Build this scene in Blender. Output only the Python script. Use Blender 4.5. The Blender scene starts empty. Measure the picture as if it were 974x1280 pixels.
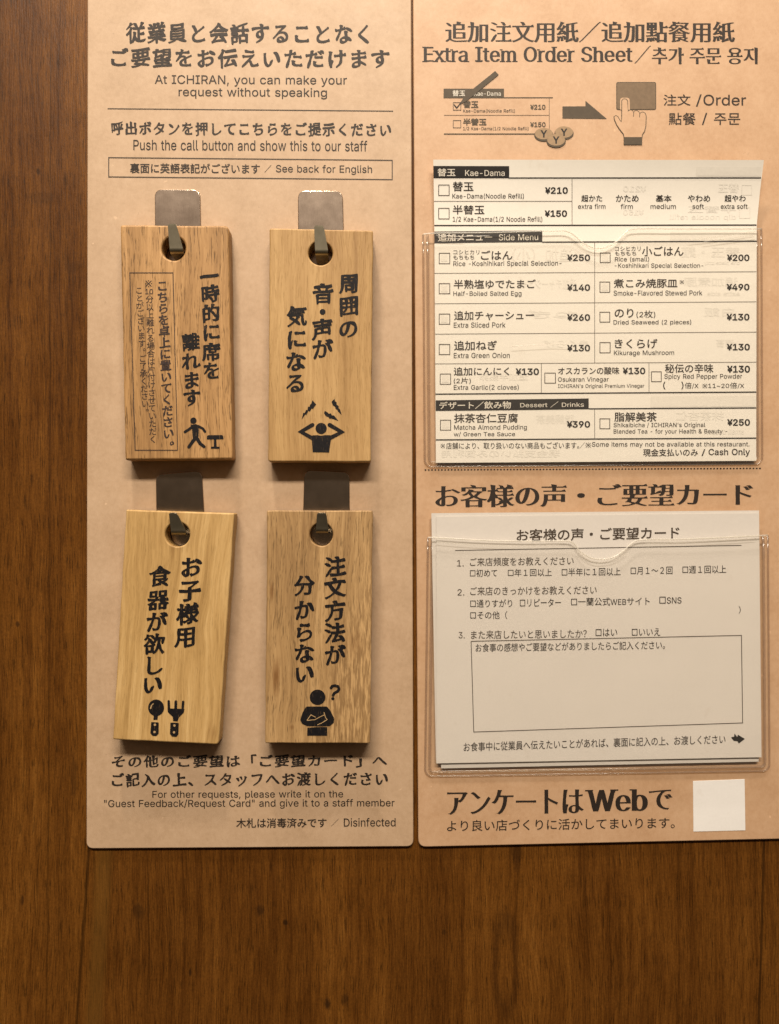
import bpy, bmesh, math, random
from mathutils import Vector, Matrix, noise
from mathutils.geometry import tessellate_polygon, delaunay_2d_cdt
import numpy as np

random.seed(4)
S = bpy.context.scene
COL = S.collection
U = 0.0004                      # one unit of the layout grid is 0.4 mm on the wall

# ------------------------------------------------------------------ camera
F = 1000.0
YAW, PITCH = math.radians(1.2), math.radians(0.5)
AX = Vector((math.sin(YAW) * math.cos(PITCH), math.cos(YAW) * math.cos(PITCH), math.sin(PITCH)))
CAM = -AX * (F * U)
cd = bpy.data.cameras.new('camera')
cam = bpy.data.objects.new('camera', cd)
COL.objects.link(cam)
cam.location = CAM
cam.rotation_mode = 'QUATERNION'
cam.rotation_quaternion = AX.to_track_quat('-Z', 'Y')
cd.sensor_fit = 'VERTICAL'
cd.sensor_height = 36.0
cd.lens = 36.0 * F / 1280.0
cd.clip_start = 0.01
cd.clip_end = 50
S.camera = cam
RM = cam.rotation_quaternion.to_matrix()

# ------------------------------------------------------------------ world and lamps
S.view_settings.view_transform = 'Standard'
S.view_settings.look = 'None'
S.view_settings.exposure = 0.0
S.view_settings.gamma = 1.0
W = bpy.data.worlds.new('World')
S.world = W
W.use_nodes = True
nt = W.node_tree
nt.nodes.clear()
wo = nt.nodes.new('ShaderNodeOutputWorld')
bg = nt.nodes.new('ShaderNodeBackground')
tc = nt.nodes.new('ShaderNodeTexCoord')
sx = nt.nodes.new('ShaderNodeSeparateXYZ')
rp = nt.nodes.new('ShaderNodeValToRGB')
mr = nt.nodes.new('ShaderNodeMapRange')
mr.inputs[1].default_value = -1
mr.inputs[2].default_value = 1
nt.links.new(tc.outputs['Generated'], sx.inputs[0])
nt.links.new(sx.outputs[2], mr.inputs[0])
nt.links.new(mr.outputs[0], rp.inputs[0])
e = rp.color_ramp.elements
e[0].position = 0.0
e[0].color = (0.030, 0.018, 0.008, 1)
e[1].position = 1.0
e[1].color = (0.60, 0.43, 0.28, 1)
k = e.new(0.53); k.color = (0.15, 0.105, 0.062, 1)
k = e.new(0.62); k.color = (0.30, 0.20, 0.13, 1)
k = e.new(0.68); k.color = (0.62, 0.43, 0.31, 1)
nt.links.new(rp.outputs[0], bg.inputs[0])
bg.inputs[1].default_value = 0.46
nt.links.new(bg.outputs[0], wo.inputs[0])


def area(name, pos, target, sx_, sy_, energy, color):
    ld = bpy.data.lights.new(name, 'AREA')
    ld.shape = 'RECTANGLE'
    ld.size, ld.size_y = sx_, sy_
    ld.energy = energy
    ld.color = color
    o = bpy.data.objects.new(name, ld)
    COL.objects.link(o)
    o.location = pos
    d = Vector(target) - Vector(pos)
    o.rotation_euler = d.to_track_quat('-Z', 'Y').to_euler()
    return o


LAMP = (1.0, 0.87, 0.72)
area('ceiling_lamp', (-0.17, -0.32, 1.15), (0.0, 0.0, -0.05), 0.08, 0.05, 11.5, LAMP)
area('room_lamp', (0.0, -1.50, 1.47), (0.0, 0.0, 0.0), 1.50, 0.20, 66.0, LAMP)


# ------------------------------------------------------------------ layout helpers
def P(px, py, lift):
    """grid position -> point on the plane that lies `lift` units in front of the wall"""
    d = RM @ Vector(((px - 487.0) / F, -(py - 640.0) / F, -1.0))
    t = (-lift * U - CAM.y) / d.y
    return CAM + d * t


def const(l):
    return lambda x, y: l


def thing(name, label, cat, px, py, lift, rot=0.0, group=None):
    o = bpy.data.objects.new(name, None)
    o.empty_display_size = 0.01
    COL.objects.link(o)
    o.matrix_world = Matrix.Translation(P(px, py, lift)) @ Matrix.Rotation(rot, 4, 'Y')
    o['label'] = label
    o['category'] = cat
    if group:
        o['group'] = group
    return o


MW = {}


def mesh(name, verts, faces, mat, parent=None, smooth=False, root=None):
    """verts are world points; stored relative to the parent chain"""
    r = root or parent
    M = r.matrix_world.inverted() if r else Matrix.Identity(4)
    me = bpy.data.meshes.new(name)
    me.from_pydata([tuple(M @ Vector(v)) for v in verts], [], faces)
    me.materials.append(mat)
    me.update()
    if smooth:
        for p in me.polygons:
            p.use_smooth = True
    o = bpy.data.objects.new(name, me)
    COL.objects.link(o)
    if parent:
        o.parent = parent
    return o


# --------------------------------------------------------------- 2-D loops
def area2(L):
    return 0.5 * sum(L[i - 1][0] * L[i][1] - L[i][0] * L[i - 1][1] for i in range(len(L)))


def offset(L, dx, dy=None, jitter=0.0, seed=0.0, nib=False):
    dy = dx if dy is None else dy
    n = len(L)
    out = []
    for i in range(n):
        a, b, c = L[i - 1], L[i], L[(i + 1) % n]
        v1 = Vector((b[0] - a[0], b[1] - a[1]))
        v2 = Vector((c[0] - b[0], c[1] - b[1]))
        if v1.length < 1e-9 or v2.length < 1e-9:
            out.append(b)
            continue
        v1.normalize(); v2.normalize()
        n1 = Vector((v1.y, -v1.x)); n2 = Vector((v2.y, -v2.x))
        m = n1 + n2
        if m.length < 0.3:
            m = n1
        else:
            m = m / max(m.dot(n1), 0.7)
        k = 1.0
        if jitter:
            k = 1.0 + jitter * noise.noise(Vector((b[0] * 4.2, b[1] * 4.2, seed)))
        if nib:          # slanted pen: down-right strokes heavy, rising strokes light
            w = (dy + (dx - dy) * abs(m.x * 0.93 + m.y * 0.36)) * k
            out.append((b[0] + m.x * w, b[1] + m.y * w))
            continue
        out.append((b[0] + m.x * dx * k, b[1] + m.y * dy * k))
    return out


def rounded(pts, r, n=6):
    """rounded polygon; pts in grid coordinates (y down)"""
    out = []
    N = len(pts)
    rr = r if isinstance(r, (list, tuple)) else [r] * N
    for i in range(N):
        a, b, c = Vector(pts[i - 1]), Vector(pts[i]), Vector(pts[(i + 1) % N])
        R = rr[i]
        if R <= 0:
            out.append(tuple(b)); continue
        u = (a - b).normalized(); v = (c - b).normalized()
        ang = u.angle(v)
        t = R / math.tan(ang / 2)
        p, q = b + u * t, b + v * t
        for k in range(n + 1):
            s = k / n
            out.append(tuple((1 - s) ** 2 * p + 2 * s * (1 - s) * b + s * s * q))
    return out


def ellipse(cx, cy, rx, ry=None, n=28):
    ry = rx if ry is None else ry
    return [(cx + rx * math.cos(2 * math.pi * i / n), cy + ry * math.sin(2 * math.pi * i / n)) for i in range(n)]


def stroke(pts, w, cap=True, w1=None, n=5):
    """outline of a thick polyline with round caps"""
    w1 = w if w1 is None else w1
    V = [Vector(p) for p in pts]
    L, R = [], []
    for i, p in enumerate(V):
        ww = (w + (w1 - w) * i / max(1, len(V) - 1)) / 2
        if i == 0: d = (V[1] - V[0]).normalized()
        elif i == len(V) - 1: d = (V[-1] - V[-2]).normalized()
        else:
            d1 = (V[i] - V[i - 1]).normalized(); d2 = (V[i + 1] - V[i]).normalized()
            d = (d1 + d2)
            d = d.normalized() if d.length > 0.1 else d1
            ww /= max(0.6, d.dot(d1))
        nn = Vector((-d.y, d.x))
        L.append(p + nn * ww); R.append(p - nn * ww)
    out = list(L)
    if cap:
        d = (V[-1] - V[-2]).normalized(); nn = Vector((-d.y, d.x))
        for k in range(1, n):
            a = math.pi * k / n
            out.append(V[-1] + (nn * math.cos(a) + d * math.sin(a)) * w1 / 2)
    out += R[::-1]
    if cap:
        d = (V[0] - V[1]).normalized(); nn = Vector((-d.y, d.x))
        for k in range(1, n):
            a = math.pi * k / n
            out.append(V[0] + (nn * math.cos(a) + d * math.sin(a)) * w / 2)
    return [tuple(p) for p in out]


def tri(loops):
    return tessellate_polygon([[Vector((p[0], p[1], 0)) for p in L] for L in loops])


# --------------------------------------------------------------- glyphs
# plain upright grotesque letters: advance and outlines in thousandths of an em
LATIN = {
    'A': (480, '16,0 201,509 276,509 463,0 395,0 287,302 264,372 232,478 245,478 213,371 191,302 85,0|110,142 110,199 370,199 370,142'),
    'B': (456, '60,0 60,509 241,509 289,504 329,491 359,469 381,442 394,410 398,374 395,344 387,320 373,301 356,286 315,267 315,262 339,257 363,245 385,227 402,203 414,173 418,136 413,100 400,67 377,39 344,18 301,4 247,0|125,57 245,57 296,63 330,80 349,105 355,137 352,161 342,184 327,203 306,218 279,228 248,231 125,231|125,285 238,285 265,288 288,296 308,309 323,326 333,348 336,372 330,403 313,429 283,446 240,452 125,452'),
    'C': (510, '267,-7 205,1 150,25 104,63 70,115 48,179 40,254 48,329 70,393 104,445 150,484 205,508 267,516 305,513 340,504 373,490 402,471 427,447 448,418 463,385 473,348 408,348 401,373 389,395 357,428 315,449 267,456 223,450 184,432 150,403 125,364 109,314 103,254 109,194 125,145 151,105 184,76 223,59 267,53 315,60 357,81 389,114 408,160 473,160 463,124 448,91 428,62 402,38 373,19 341,5 305,-4'),
    'D': (502, '219,0 96,0 96,57 215,57 272,63 318,81 354,110 379,149 394,198 399,255 394,312 379,361 354,399 320,428 275,446 221,452 93,452 93,509 225,509 294,501 353,478 399,441 433,391 455,329 462,255 455,181 433,119 398,68 351,31 291,8|125,509 125,0 60,0 60,509'),
    'E': (419, '60,0 60,509 372,509 372,452 125,452 125,286 355,286 355,229 125,229 125,57 375,57 375,0'),
    'F': (410, '60,0 60,509 369,509 369,452 125,452 125,278 346,278 346,221 125,221 125,0'),
    'G': (520, '269,-7 205,1 149,25 104,64 69,116 47,179 40,254 47,329 69,393 103,445 149,484 203,508 265,516 304,513 340,504 374,489 403,469 429,445 449,416 465,384 474,349 408,349 387,393 356,427 315,448 265,456 222,450 183,432 150,404 125,364 109,314 103,254 109,194 125,145 151,105 184,76 224,59 269,53 309,57 345,71 374,93 396,123 410,160 415,202 434,199 283,199 283,256 478,256 478,200 471,141 451,91 419,50 377,19 326,0'),
    'H': (517, '60,0 60,509 125,509 125,289 392,289 392,509 457,509 457,0 392,0 392,232 125,232 125,0'),
    'I': (301, '31,0 31,57 118,57 118,452 31,452 31,509 269,509 269,452 183,452 183,57 269,57 269,0'),
    'J': (396, '185,-7 124,3 75,33 44,81 33,145 33,173 98,173 98,145 104,104 122,74 149,56 185,50 220,56 248,74 266,104 272,145 272,509 336,509 336,145 326,81 294,33 246,3'),
    'K': (467, '104,145 104,216 139,261 174,303 212,344 364,509 448,509 231,276|60,0 60,509 125,509 125,334 124,225 125,193 125,0|372,0 188,259 228,309 449,0'),
    'L': (393, '60,0 60,509 125,509 125,57 361,57 361,0'),
    'M': (628, '60,0 60,509 152,509 277,187 287,159 299,123 311,84 322,49 307,49 318,83 330,121 342,158 352,187 476,509 568,509 568,0 504,0 504,291 504,327 505,369 506,413 507,457 513,457 498,409 482,363 467,322 456,291 342,0 286,0 170,291 159,321 145,361 129,408 112,457 119,457 120,416 121,372 122,328 122,291 122,0'),
    'N': (523, '60,0 60,509 136,509 343,183 363,151 388,107 414,55 405,54 401,108 399,157 399,195 399,509 463,509 463,0 387,0 202,290 177,331 148,381 108,452 119,454 122,384 124,328 125,291 125,0'),
    'O': (533, '267,-7 205,1 150,25 105,63 70,115 48,179 40,254 48,329 70,393 105,445 150,484 205,508 267,516 329,508 384,484 429,445 464,393 486,329 493,254 486,179 464,115 429,63 384,25 329,1|267,53 310,59 349,76 383,105 408,144 425,194 430,254 425,314 408,365 383,404 349,433 310,450 267,456 223,450 184,433 151,404 125,364 109,314 103,254 109,194 125,144 151,105 184,76 223,59'),
    'P': (445, '60,0 60,509 235,509 289,503 332,487 366,462 390,430 404,391 409,348 404,304 390,265 366,233 332,207 289,191 235,186 109,186 109,242 233,242 269,246 297,256 318,272 333,294 342,319 344,348 342,376 333,402 318,423 297,439 268,449 232,452 125,452 125,0'),
    'Q': (533, '245,159 313,159 369,85 384,65 468,-48 401,-48 346,27 331,46|267,-7 205,1 150,25 105,63 70,115 48,179 40,254 48,329 70,393 105,445 150,484 205,508 267,516 329,508 384,484 429,445 464,393 486,329 493,254 486,179 464,115 429,63 384,25 329,1|267,53 310,59 349,76 383,105 408,144 425,194 430,254 425,314 408,365 383,404 349,433 310,450 267,456 223,450 184,433 151,404 125,364 109,314 103,254 109,194 125,144 151,105 184,76 223,59'),
    'R': (449, '60,0 60,509 236,509 290,504 333,489 367,465 390,433 405,395 409,352 405,309 390,271 367,240 333,217 289,203 236,198 96,198 96,255 234,255 269,258 298,267 319,281 334,300 342,324 345,352 342,380 334,405 319,425 298,440 269,449 233,452 125,452 125,0|353,0 230,229 303,229 428,0'),
    'S': (447, '224,-9 172,-4 128,9 91,31 64,60 46,96 38,137 104,137 110,110 123,88 142,71 166,59 194,52 224,49 257,52 286,60 311,74 329,92 341,114 346,139 342,161 332,179 316,193 296,205 245,222 184,239 128,260 86,289 60,326 52,372 58,413 75,448 102,476 138,498 180,511 227,516 275,511 316,498 351,476 377,449 394,415 401,378 337,378 326,412 302,437 267,453 225,459 194,456 167,448 145,435 129,418 118,398 115,376 119,352 131,334 148,319 169,308 212,293 264,279 312,264 359,238 379,220 395,198 405,171 408,139 403,99 386,64 360,34 323,11 278,-4'),
    'T': (449, '32,452 32,509 417,509 417,452 257,452 257,0 193,0 193,452'),
    'U': (517, '259,-8 203,-2 154,15 114,43 85,80 66,124 60,173 60,509 124,509 124,178 128,144 141,113 160,87 187,68 220,56 259,52 298,56 331,68 357,87 377,113 389,144 393,178 393,509 457,509 457,173 451,124 433,80 403,43 363,15 315,-2'),
    'V': (480, '204,0 16,509 84,509 192,206 215,137 248,31 235,31 267,138 290,206 395,509 463,509 278,0'),
    'W': (686, '155,0 16,509 82,509 163,196 175,145 187,94 197,40 189,40 200,94 211,145 224,196 306,509 380,509 462,196 474,145 486,94 497,40 488,40 499,94 510,145 523,196 603,509 670,509 530,0 455,0 368,323 351,391 336,475 350,475 335,395 318,323 230,0'),
    'X': (474, '18,0 217,284 217,236 29,509 104,509 178,400 204,361 223,329 243,292 232,292 252,329 272,361 298,400 374,509 446,509 259,239 259,287 456,0 382,0 292,129 268,165 250,195 230,231 244,231 225,196 206,166 182,129 91,0'),
    'Y': (472, '203,0 203,208 16,509 91,509 192,344 222,292 250,230 224,230 251,293 280,344 381,509 455,509 268,208 268,0'),
    'Z': (438, '42,0 42,46 273,385 306,431 341,476 348,454 285,452 223,452 40,452 40,509 397,509 397,462 169,129 134,81 97,33 90,54 152,57 214,57 399,57 399,0'),
    'a': (389, '160,-9 126,-5 94,5 68,22 48,45 35,73 30,108 34,138 43,161 58,179 78,193 125,211 178,220 234,227 265,235 273,243 276,255 273,279 267,297 256,311 240,322 220,329 196,331 171,329 149,322 118,301 100,274 41,291 57,322 79,346 104,364 133,375 163,382 194,384 239,379 286,360 306,343 322,320 333,290 337,251 337,0 277,0 277,52 272,52 252,25 215,1 190,-6|170,45 202,49 228,59 248,74 263,93 272,115 276,138 276,190 259,182 231,176 200,171 175,168 134,159 117,150 103,139 95,124 92,105 94,87 102,72 114,61 130,52'),
    'b': (424, '229,-8 198,-5 172,4 138,31 118,59 112,59 112,0 53,0 53,509 114,509 114,319 118,319 137,346 171,373 197,381 229,384 274,378 313,361 345,332 370,293 385,245 390,189 385,133 370,84 346,45 313,16 274,-2|220,47 253,51 279,66 301,88 316,117 325,151 328,189 325,227 316,261 301,290 280,311 253,325 220,330 188,325 161,312 140,291 125,263 116,229 113,189 116,150 125,115 140,86 162,65 188,51'),
    'c': (396, '207,-8 159,-2 117,16 82,46 56,85 40,133 34,187 40,243 56,291 82,330 117,360 159,378 207,384 260,377 305,356 340,322 362,277 303,262 290,289 270,311 242,325 207,330 173,325 145,310 124,287 108,258 99,224 96,187 99,151 108,117 124,89 145,66 173,51 207,46 243,52 271,66 292,89 304,117 363,102 354,78 341,56 306,21 261,-1'),
    'd': (424, '195,-8 151,-2 111,16 79,45 55,84 39,133 34,189 39,245 55,293 79,332 112,361 151,378 196,384 228,381 253,373 287,346 306,319 311,319 311,509 372,509 372,0 313,0 313,59 307,59 287,31 252,4 227,-5|205,47 236,51 263,65 284,86 299,115 309,150 312,189 309,229 300,263 284,291 263,312 237,325 205,330 172,325 145,311 124,290 108,261 99,227 96,189 99,151 109,117 124,88 145,66 172,51'),
    'e': (404, '212,-8 161,-2 117,16 82,46 56,85 40,132 34,187 39,242 55,290 81,329 115,359 157,378 205,384 236,382 266,374 294,361 319,341 341,315 357,282 368,242 371,194 371,169 75,169 75,221 338,221 310,202 307,237 298,269 283,294 263,314 237,326 205,330 173,326 146,313 125,294 109,270 99,241 96,211 96,178 100,139 110,106 128,80 151,61 179,50 212,46 254,53 285,73 306,105 365,91 353,63 335,39 311,19 283,4 249,-5'),
    'f': (254, '228,379 228,327 6,327 6,379|81,0 81,432 84,461 96,486 113,505 135,519 161,527 187,530 222,527 243,521 227,468 215,472 195,474 171,470 154,460 145,443 142,419 142,0'),
    'g': (425, '207,-151 168,-148 134,-140 105,-127 82,-110 64,-91 51,-69 101,-41 122,-66 154,-88 178,-95 207,-97 249,-92 282,-75 304,-47 311,-6 311,68 306,68 287,41 252,16 227,8 195,5 152,10 113,27 80,53 55,90 39,136 34,191 39,246 55,293 80,332 112,361 152,378 196,384 228,382 253,373 288,346 308,319 313,319 313,379 372,379 372,-9 367,-54 350,-90 324,-117 291,-136 251,-147|205,59 237,63 264,75 285,95 300,121 309,154 312,193 309,231 300,264 285,291 264,312 237,325 205,330 172,325 145,312 124,290 109,262 99,229 96,193 99,155 109,123 124,96 145,76 172,63'),
    'h': (410, '114,227 114,0 53,0 53,509 114,509 114,287 102,287 124,332 152,362 187,379 227,384 264,380 295,369 321,349 341,321 353,285 357,240 357,0 296,0 296,235 290,275 273,304 246,323 210,329 184,326 161,317 141,303 126,283 117,257'),
    'i': (167, '53,0 53,379 114,379 114,0|84,443 67,446 54,455 44,468 41,483 44,499 54,512 67,521 84,524 100,521 114,512 123,499 126,483 123,468 114,455 100,446'),
    'j': (167, '53,379 114,379 114,-30 111,-63 102,-90 86,-113 65,-129 37,-139 4,-143 -10,-143 -10,-87 2,-87 25,-83 40,-72 50,-54 53,-29|83,443 67,446 53,455 44,468 41,483 44,499 53,512 67,521 83,524 100,521 114,512 123,499 126,483 123,468 114,455 100,446'),
    'k': (381, '110,137 110,212 121,212 284,379 360,379 184,199 177,199|53,0 53,509 114,509 114,0|294,0 148,186 191,229 372,0'),
    'l': (189, '139,-2 101,3 74,20 58,47 53,84 53,509 114,509 114,99 115,77 120,62 130,54 146,52 160,53 170,54 181,3 162,-1'),
    'm': (610, '53,0 53,379 112,379 112,295 108,295 118,323 132,346 151,363 172,376 195,384 219,386 257,380 287,361 309,331 321,295 312,295 322,321 337,343 357,361 381,375 407,383 437,386 468,383 497,372 522,354 541,328 553,296 557,255 557,0 496,0 496,254 490,289 473,313 447,326 419,330 395,328 374,320 358,307 345,290 338,270 335,247 335,0 274,0 274,260 269,288 253,311 229,326 199,330 178,328 158,320 140,307 126,289 117,266 114,238 114,0'),
    'n': (410, '114,227 114,0 53,0 53,379 112,379 112,287 102,287 124,332 152,362 187,379 227,384 264,380 295,369 321,349 341,321 353,285 357,240 357,0 296,0 296,235 290,275 273,304 246,323 210,329 184,326 161,317 141,303 126,283 117,257'),
    'o': (415, '207,-8 159,-2 117,16 82,46 56,85 40,133 34,187 40,243 56,291 82,330 117,360 159,378 207,384 256,378 299,360 333,330 359,291 376,243 381,187 376,133 359,85 333,46 299,16 256,-2|207,46 242,51 270,66 292,89 307,117 316,151 319,187 316,224 307,258 292,287 270,310 242,325 207,330 173,325 145,310 124,287 108,258 99,224 96,187 99,151 108,117 124,89 145,66 173,51'),
    'p': (424, '53,-143 53,379 112,379 112,319 118,319 137,346 171,373 197,381 229,384 274,378 313,361 345,332 370,293 385,245 390,189 385,133 370,84 346,45 313,16 274,-2 229,-8 198,-5 173,4 138,31 118,59 114,59 114,-143|220,47 253,51 279,66 301,88 316,117 325,151 328,189 325,227 316,261 301,290 280,311 253,325 220,330 188,325 161,312 140,291 125,263 116,229 113,189 116,150 125,115 140,86 162,65 188,51'),
    'q': (424, '372,-143 311,-143 311,59 306,59 287,31 252,4 227,-5 195,-8 151,-2 111,16 79,45 55,84 39,133 34,189 39,245 55,293 79,332 112,361 151,378 196,384 228,381 253,373 287,346 307,319 313,319 313,379 372,379|205,47 236,51 263,65 284,86 299,115 309,150 312,189 309,229 300,263 284,291 263,312 237,325 205,330 172,325 145,311 124,290 108,261 99,227 96,189 99,151 109,117 124,88 145,66 172,51'),
    'r': (259, '53,0 53,379 112,379 112,321 130,347 152,367 181,380 213,385 229,384 243,384 243,322 230,324 207,326 182,323 159,315 140,301 126,284 117,262 114,237 114,0'),
    's': (365, '182,-8 145,-5 112,3 84,18 62,38 45,63 36,94 94,107 105,79 124,60 150,49 181,45 217,50 244,62 262,81 268,103 265,121 254,136 237,147 212,155 149,170 104,186 72,208 53,237 47,274 51,305 65,332 87,354 115,370 149,381 187,384 223,381 254,372 279,358 299,339 314,316 324,290 268,277 258,298 243,316 219,328 187,333 156,329 131,317 114,299 109,277 112,258 124,243 144,232 172,223 229,209 275,194 306,171 325,142 331,107 326,75 312,47 290,24 260,6 223,-5'),
    't': (227, '204,379 204,327 6,327 6,379|65,471 126,471 126,98 128,76 136,61 150,53 170,50 185,51 202,54 213,2 192,-3 168,-4 125,2 92,21 72,52 65,93'),
    'u': (410, '182,-5 146,-1 115,11 89,31 69,59 57,95 53,139 53,379 114,379 114,144 119,105 137,75 164,56 200,50 226,53 249,62 268,77 283,97 293,122 296,153 296,379 357,379 357,0 298,0 298,92 307,92 286,47 257,17 222,0'),
    'v': (389, '163,0 17,379 84,379 165,155 187,87 206,21 184,21 203,87 224,155 305,379 371,379 226,0'),
    'w': (567, '138,0 23,379 87,379 133,214 154,137 175,41 165,41 186,135 206,214 252,379 316,379 362,214 382,136 402,41 391,41 413,135 434,214 480,379 545,379 429,0 368,0 319,172 305,225 291,280 277,338 291,338 277,280 263,225 248,172 199,0'),
    'x': (379, '21,0 171,218 171,171 29,379 100,379 147,306 179,253 207,206 175,206 202,253 233,306 282,379 352,379 209,169 209,214 358,0 287,0 231,85 200,136 173,182 205,182 178,136 148,85 91,0'),
    'y': (389, '47,-139 61,-86 71,-87 104,-89 118,-84 130,-74 141,-58 151,-36 163,-1 17,379 84,379 165,155 187,87 206,21 184,21 202,87 224,155 305,379 371,379 204,-58 177,-107 159,-124 139,-136 117,-143 91,-145 65,-143'),
    'z': (380, '42,0 42,46 254,320 48,323 48,379 333,379 333,331 126,60 126,56 339,56 339,0'),
    '0': (453, '227,-7 174,1 130,24 95,62 69,113 53,178 48,254 53,330 69,395 95,447 130,484 174,508 227,516 279,508 323,484 358,447 384,395 400,330 405,254 400,178 384,113 359,62 323,24 279,1|227,50 261,56 290,74 313,103 330,144 340,194 344,254 340,314 330,365 313,405 290,435 261,453 227,460 192,453 163,435 140,405 123,365 113,314 109,254 113,194 123,144 140,103 163,74 192,56'),
    '1': (453, '76,0 76,55 391,55 391,0|276,509 276,0 212,0 212,448 86,358 86,427 198,509'),
    '2': (453, '64,0 64,47 234,229 282,282 311,327 318,348 320,371 317,397 308,419 293,436 273,449 250,457 224,460 196,457 172,447 153,433 139,413 130,390 127,362 66,362 71,405 86,442 111,473 143,496 182,511 225,516 268,511 306,497 337,474 361,445 376,411 381,372 378,345 371,318 357,290 336,259 267,180 153,60 389,57 389,0'),
    '3': (453, '218,-7 173,-3 133,10 98,30 70,57 52,91 44,132 109,132 115,107 126,87 144,71 165,59 191,52 219,50 248,53 275,61 297,74 315,93 325,116 329,145 326,172 316,196 299,217 275,234 242,244 201,248 157,248 157,299 288,448 288,452 70,452 70,509 372,509 372,461 211,278 211,289 264,288 308,276 344,253 371,222 387,186 393,145 387,103 370,66 344,36 309,12 266,-2'),
    '4': (453, '40,105 40,158 247,509 311,509 109,166 413,163 413,105|282,0 282,121 282,146 282,318 343,318 343,0'),
    '5': (453, '221,-7 178,-2 140,11 108,32 83,60 66,93 60,130 122,130 127,108 138,89 154,73 173,60 196,52 221,50 250,53 276,64 298,82 314,104 324,131 328,162 324,193 314,221 297,244 275,262 248,273 218,277 167,268 145,258 128,246 67,253 96,509 366,509 366,452 151,452 134,301 155,315 178,325 203,331 229,334 263,330 294,321 321,306 345,285 364,260 379,231 388,199 391,163 385,117 369,76 343,41 309,15 268,-1'),
    '6': (453, '226,-7 182,-1 142,15 109,40 84,74 69,115 64,162 68,199 80,239 102,285 137,340 252,509 322,509 151,261 145,261 165,288 196,307 235,314 278,309 316,295 346,271 370,240 384,201 389,157 384,112 368,73 343,39 310,14 271,-2|226,48 254,52 279,63 299,79 314,101 324,128 327,157 324,187 314,213 299,235 279,251 254,262 226,265 198,262 174,252 153,235 138,214 128,188 125,158 128,128 138,102 153,79 174,63 198,52'),
    '7': (453, '97,0 323,448 323,452 62,452 62,509 391,509 391,449 165,0'),
    '8': (453, '226,-7 178,-2 136,11 101,33 74,62 57,96 52,135 55,166 65,195 81,220 101,241 125,256 153,265 119,282 93,308 76,342 70,380 75,417 90,450 114,477 146,498 184,511 226,516 269,511 306,498 337,477 361,450 377,417 382,380 376,342 359,308 333,282 300,267 327,256 351,241 372,220 387,195 397,166 401,135 395,96 378,62 352,33 317,11 275,-2|226,49 258,52 285,60 307,74 323,91 333,113 337,139 333,165 322,189 305,208 283,223 256,232 226,235 196,232 169,223 147,208 130,189 119,165 115,139 119,113 129,91 145,74 167,60 195,52|226,290 252,292 274,300 293,313 307,330 316,351 319,376 316,399 308,420 294,437 275,449 252,457 226,460 200,457 177,449 159,437 145,420 136,399 133,376 136,351 145,330 159,313 178,300 201,292'),
    '9': (453, '226,516 271,510 310,494 343,468 368,434 384,393 389,347 385,309 373,270 350,224 315,168 200,0 130,0 301,248 307,248 287,221 257,202 218,195 175,199 137,214 106,237 83,269 68,307 64,352 69,397 85,436 110,469 143,494 182,510|226,460 199,457 174,446 154,429 138,407 129,381 125,352 129,322 138,295 154,274 174,257 199,247 226,243 254,247 279,257 299,273 314,295 324,321 327,350 324,381 314,407 299,429 279,446 254,457'),
    '¥': (382, '80,509 208,227 159,205 9,509|173,227 302,509 374,509 223,205|223,267 223,0 159,0 159,267|334,254 334,208 48,208 48,254|334,156 334,109 48,109 48,156'),
    '/': (249, '235,533 71,-76 14,-76 178,533'),
    '-': (453, '337,244 337,188 114,188 114,244'),
    ',': (188, '38,-119 68,71 137,71 84,-119'),
    '.': (188, '95,-4 78,-1 63,9 53,24 50,41 53,59 63,73 78,83 95,87 113,83 128,73 138,59 141,41 138,24 128,9 113,-1'),
    '(': (273, '89,207 92,264 101,324 114,384 132,441 153,494 177,539 236,539 191,428 161,313 154,258 151,207 160,115 188,16 236,-96 177,-96 139,-21 111,55 95,131'),
    ')': (273, '37,-96 86,18 113,116 122,207 119,258 112,313 82,428 37,539 97,539 121,494 142,441 159,384 173,323 181,264 184,207 178,130 161,53 134,-22 97,-96'),
    '"': (321, '78,318 70,509 136,509 128,318|193,318 185,509 250,509 243,318'),
    "'": (206, '78,318 70,509 136,509 128,318'),
    '&': (448, '197,-7 150,-2 110,12 78,34 54,62 39,96 34,133 37,163 47,189 63,213 85,235 140,279 216,335 237,352 255,375 262,405 258,427 245,445 226,457 201,461 168,453 145,431 139,416 137,399 145,363 169,327 204,284 438,0 364,0 171,231 121,293 87,344 78,370 75,398 79,430 91,458 109,481 134,499 165,510 200,513 235,510 266,499 290,482 308,459 320,433 324,404 315,362 291,325 256,293 154,217 128,195 110,174 100,154 97,131 100,108 109,87 124,70 143,57 166,49 193,46 223,50 251,59 278,75 301,95 321,121 336,151 346,186 349,224 408,224 405,180 397,144 371,92 345,62 333,47 305,23 271,7 234,-3'),
    ':': (188, '95,-4 78,-1 63,9 53,24 50,41 53,59 63,73 78,83 95,87 113,83 128,73 138,59 141,41 138,24 128,9 113,-1|95,271 78,274 63,284 53,299 50,316 53,334 63,349 78,359 95,362 113,359 128,349 138,334 141,316 138,299 128,284 113,274'),
    '?': (359, '132,152 132,159 134,200 141,230 153,252 168,269 209,298 230,314 247,334 258,357 262,384 259,406 250,425 237,441 220,452 200,459 178,462 157,459 137,453 120,441 106,425 96,404 92,378 27,378 33,418 49,452 73,479 103,499 138,511 178,516 219,511 255,498 284,478 306,451 319,418 324,382 319,344 306,311 284,284 254,261 219,235 200,205 194,158 194,152|164,-4 146,-1 131,9 121,24 118,41 121,58 131,73 146,83 164,86 181,83 196,73 206,58 209,41 206,24 196,9 181,-1'),
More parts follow.
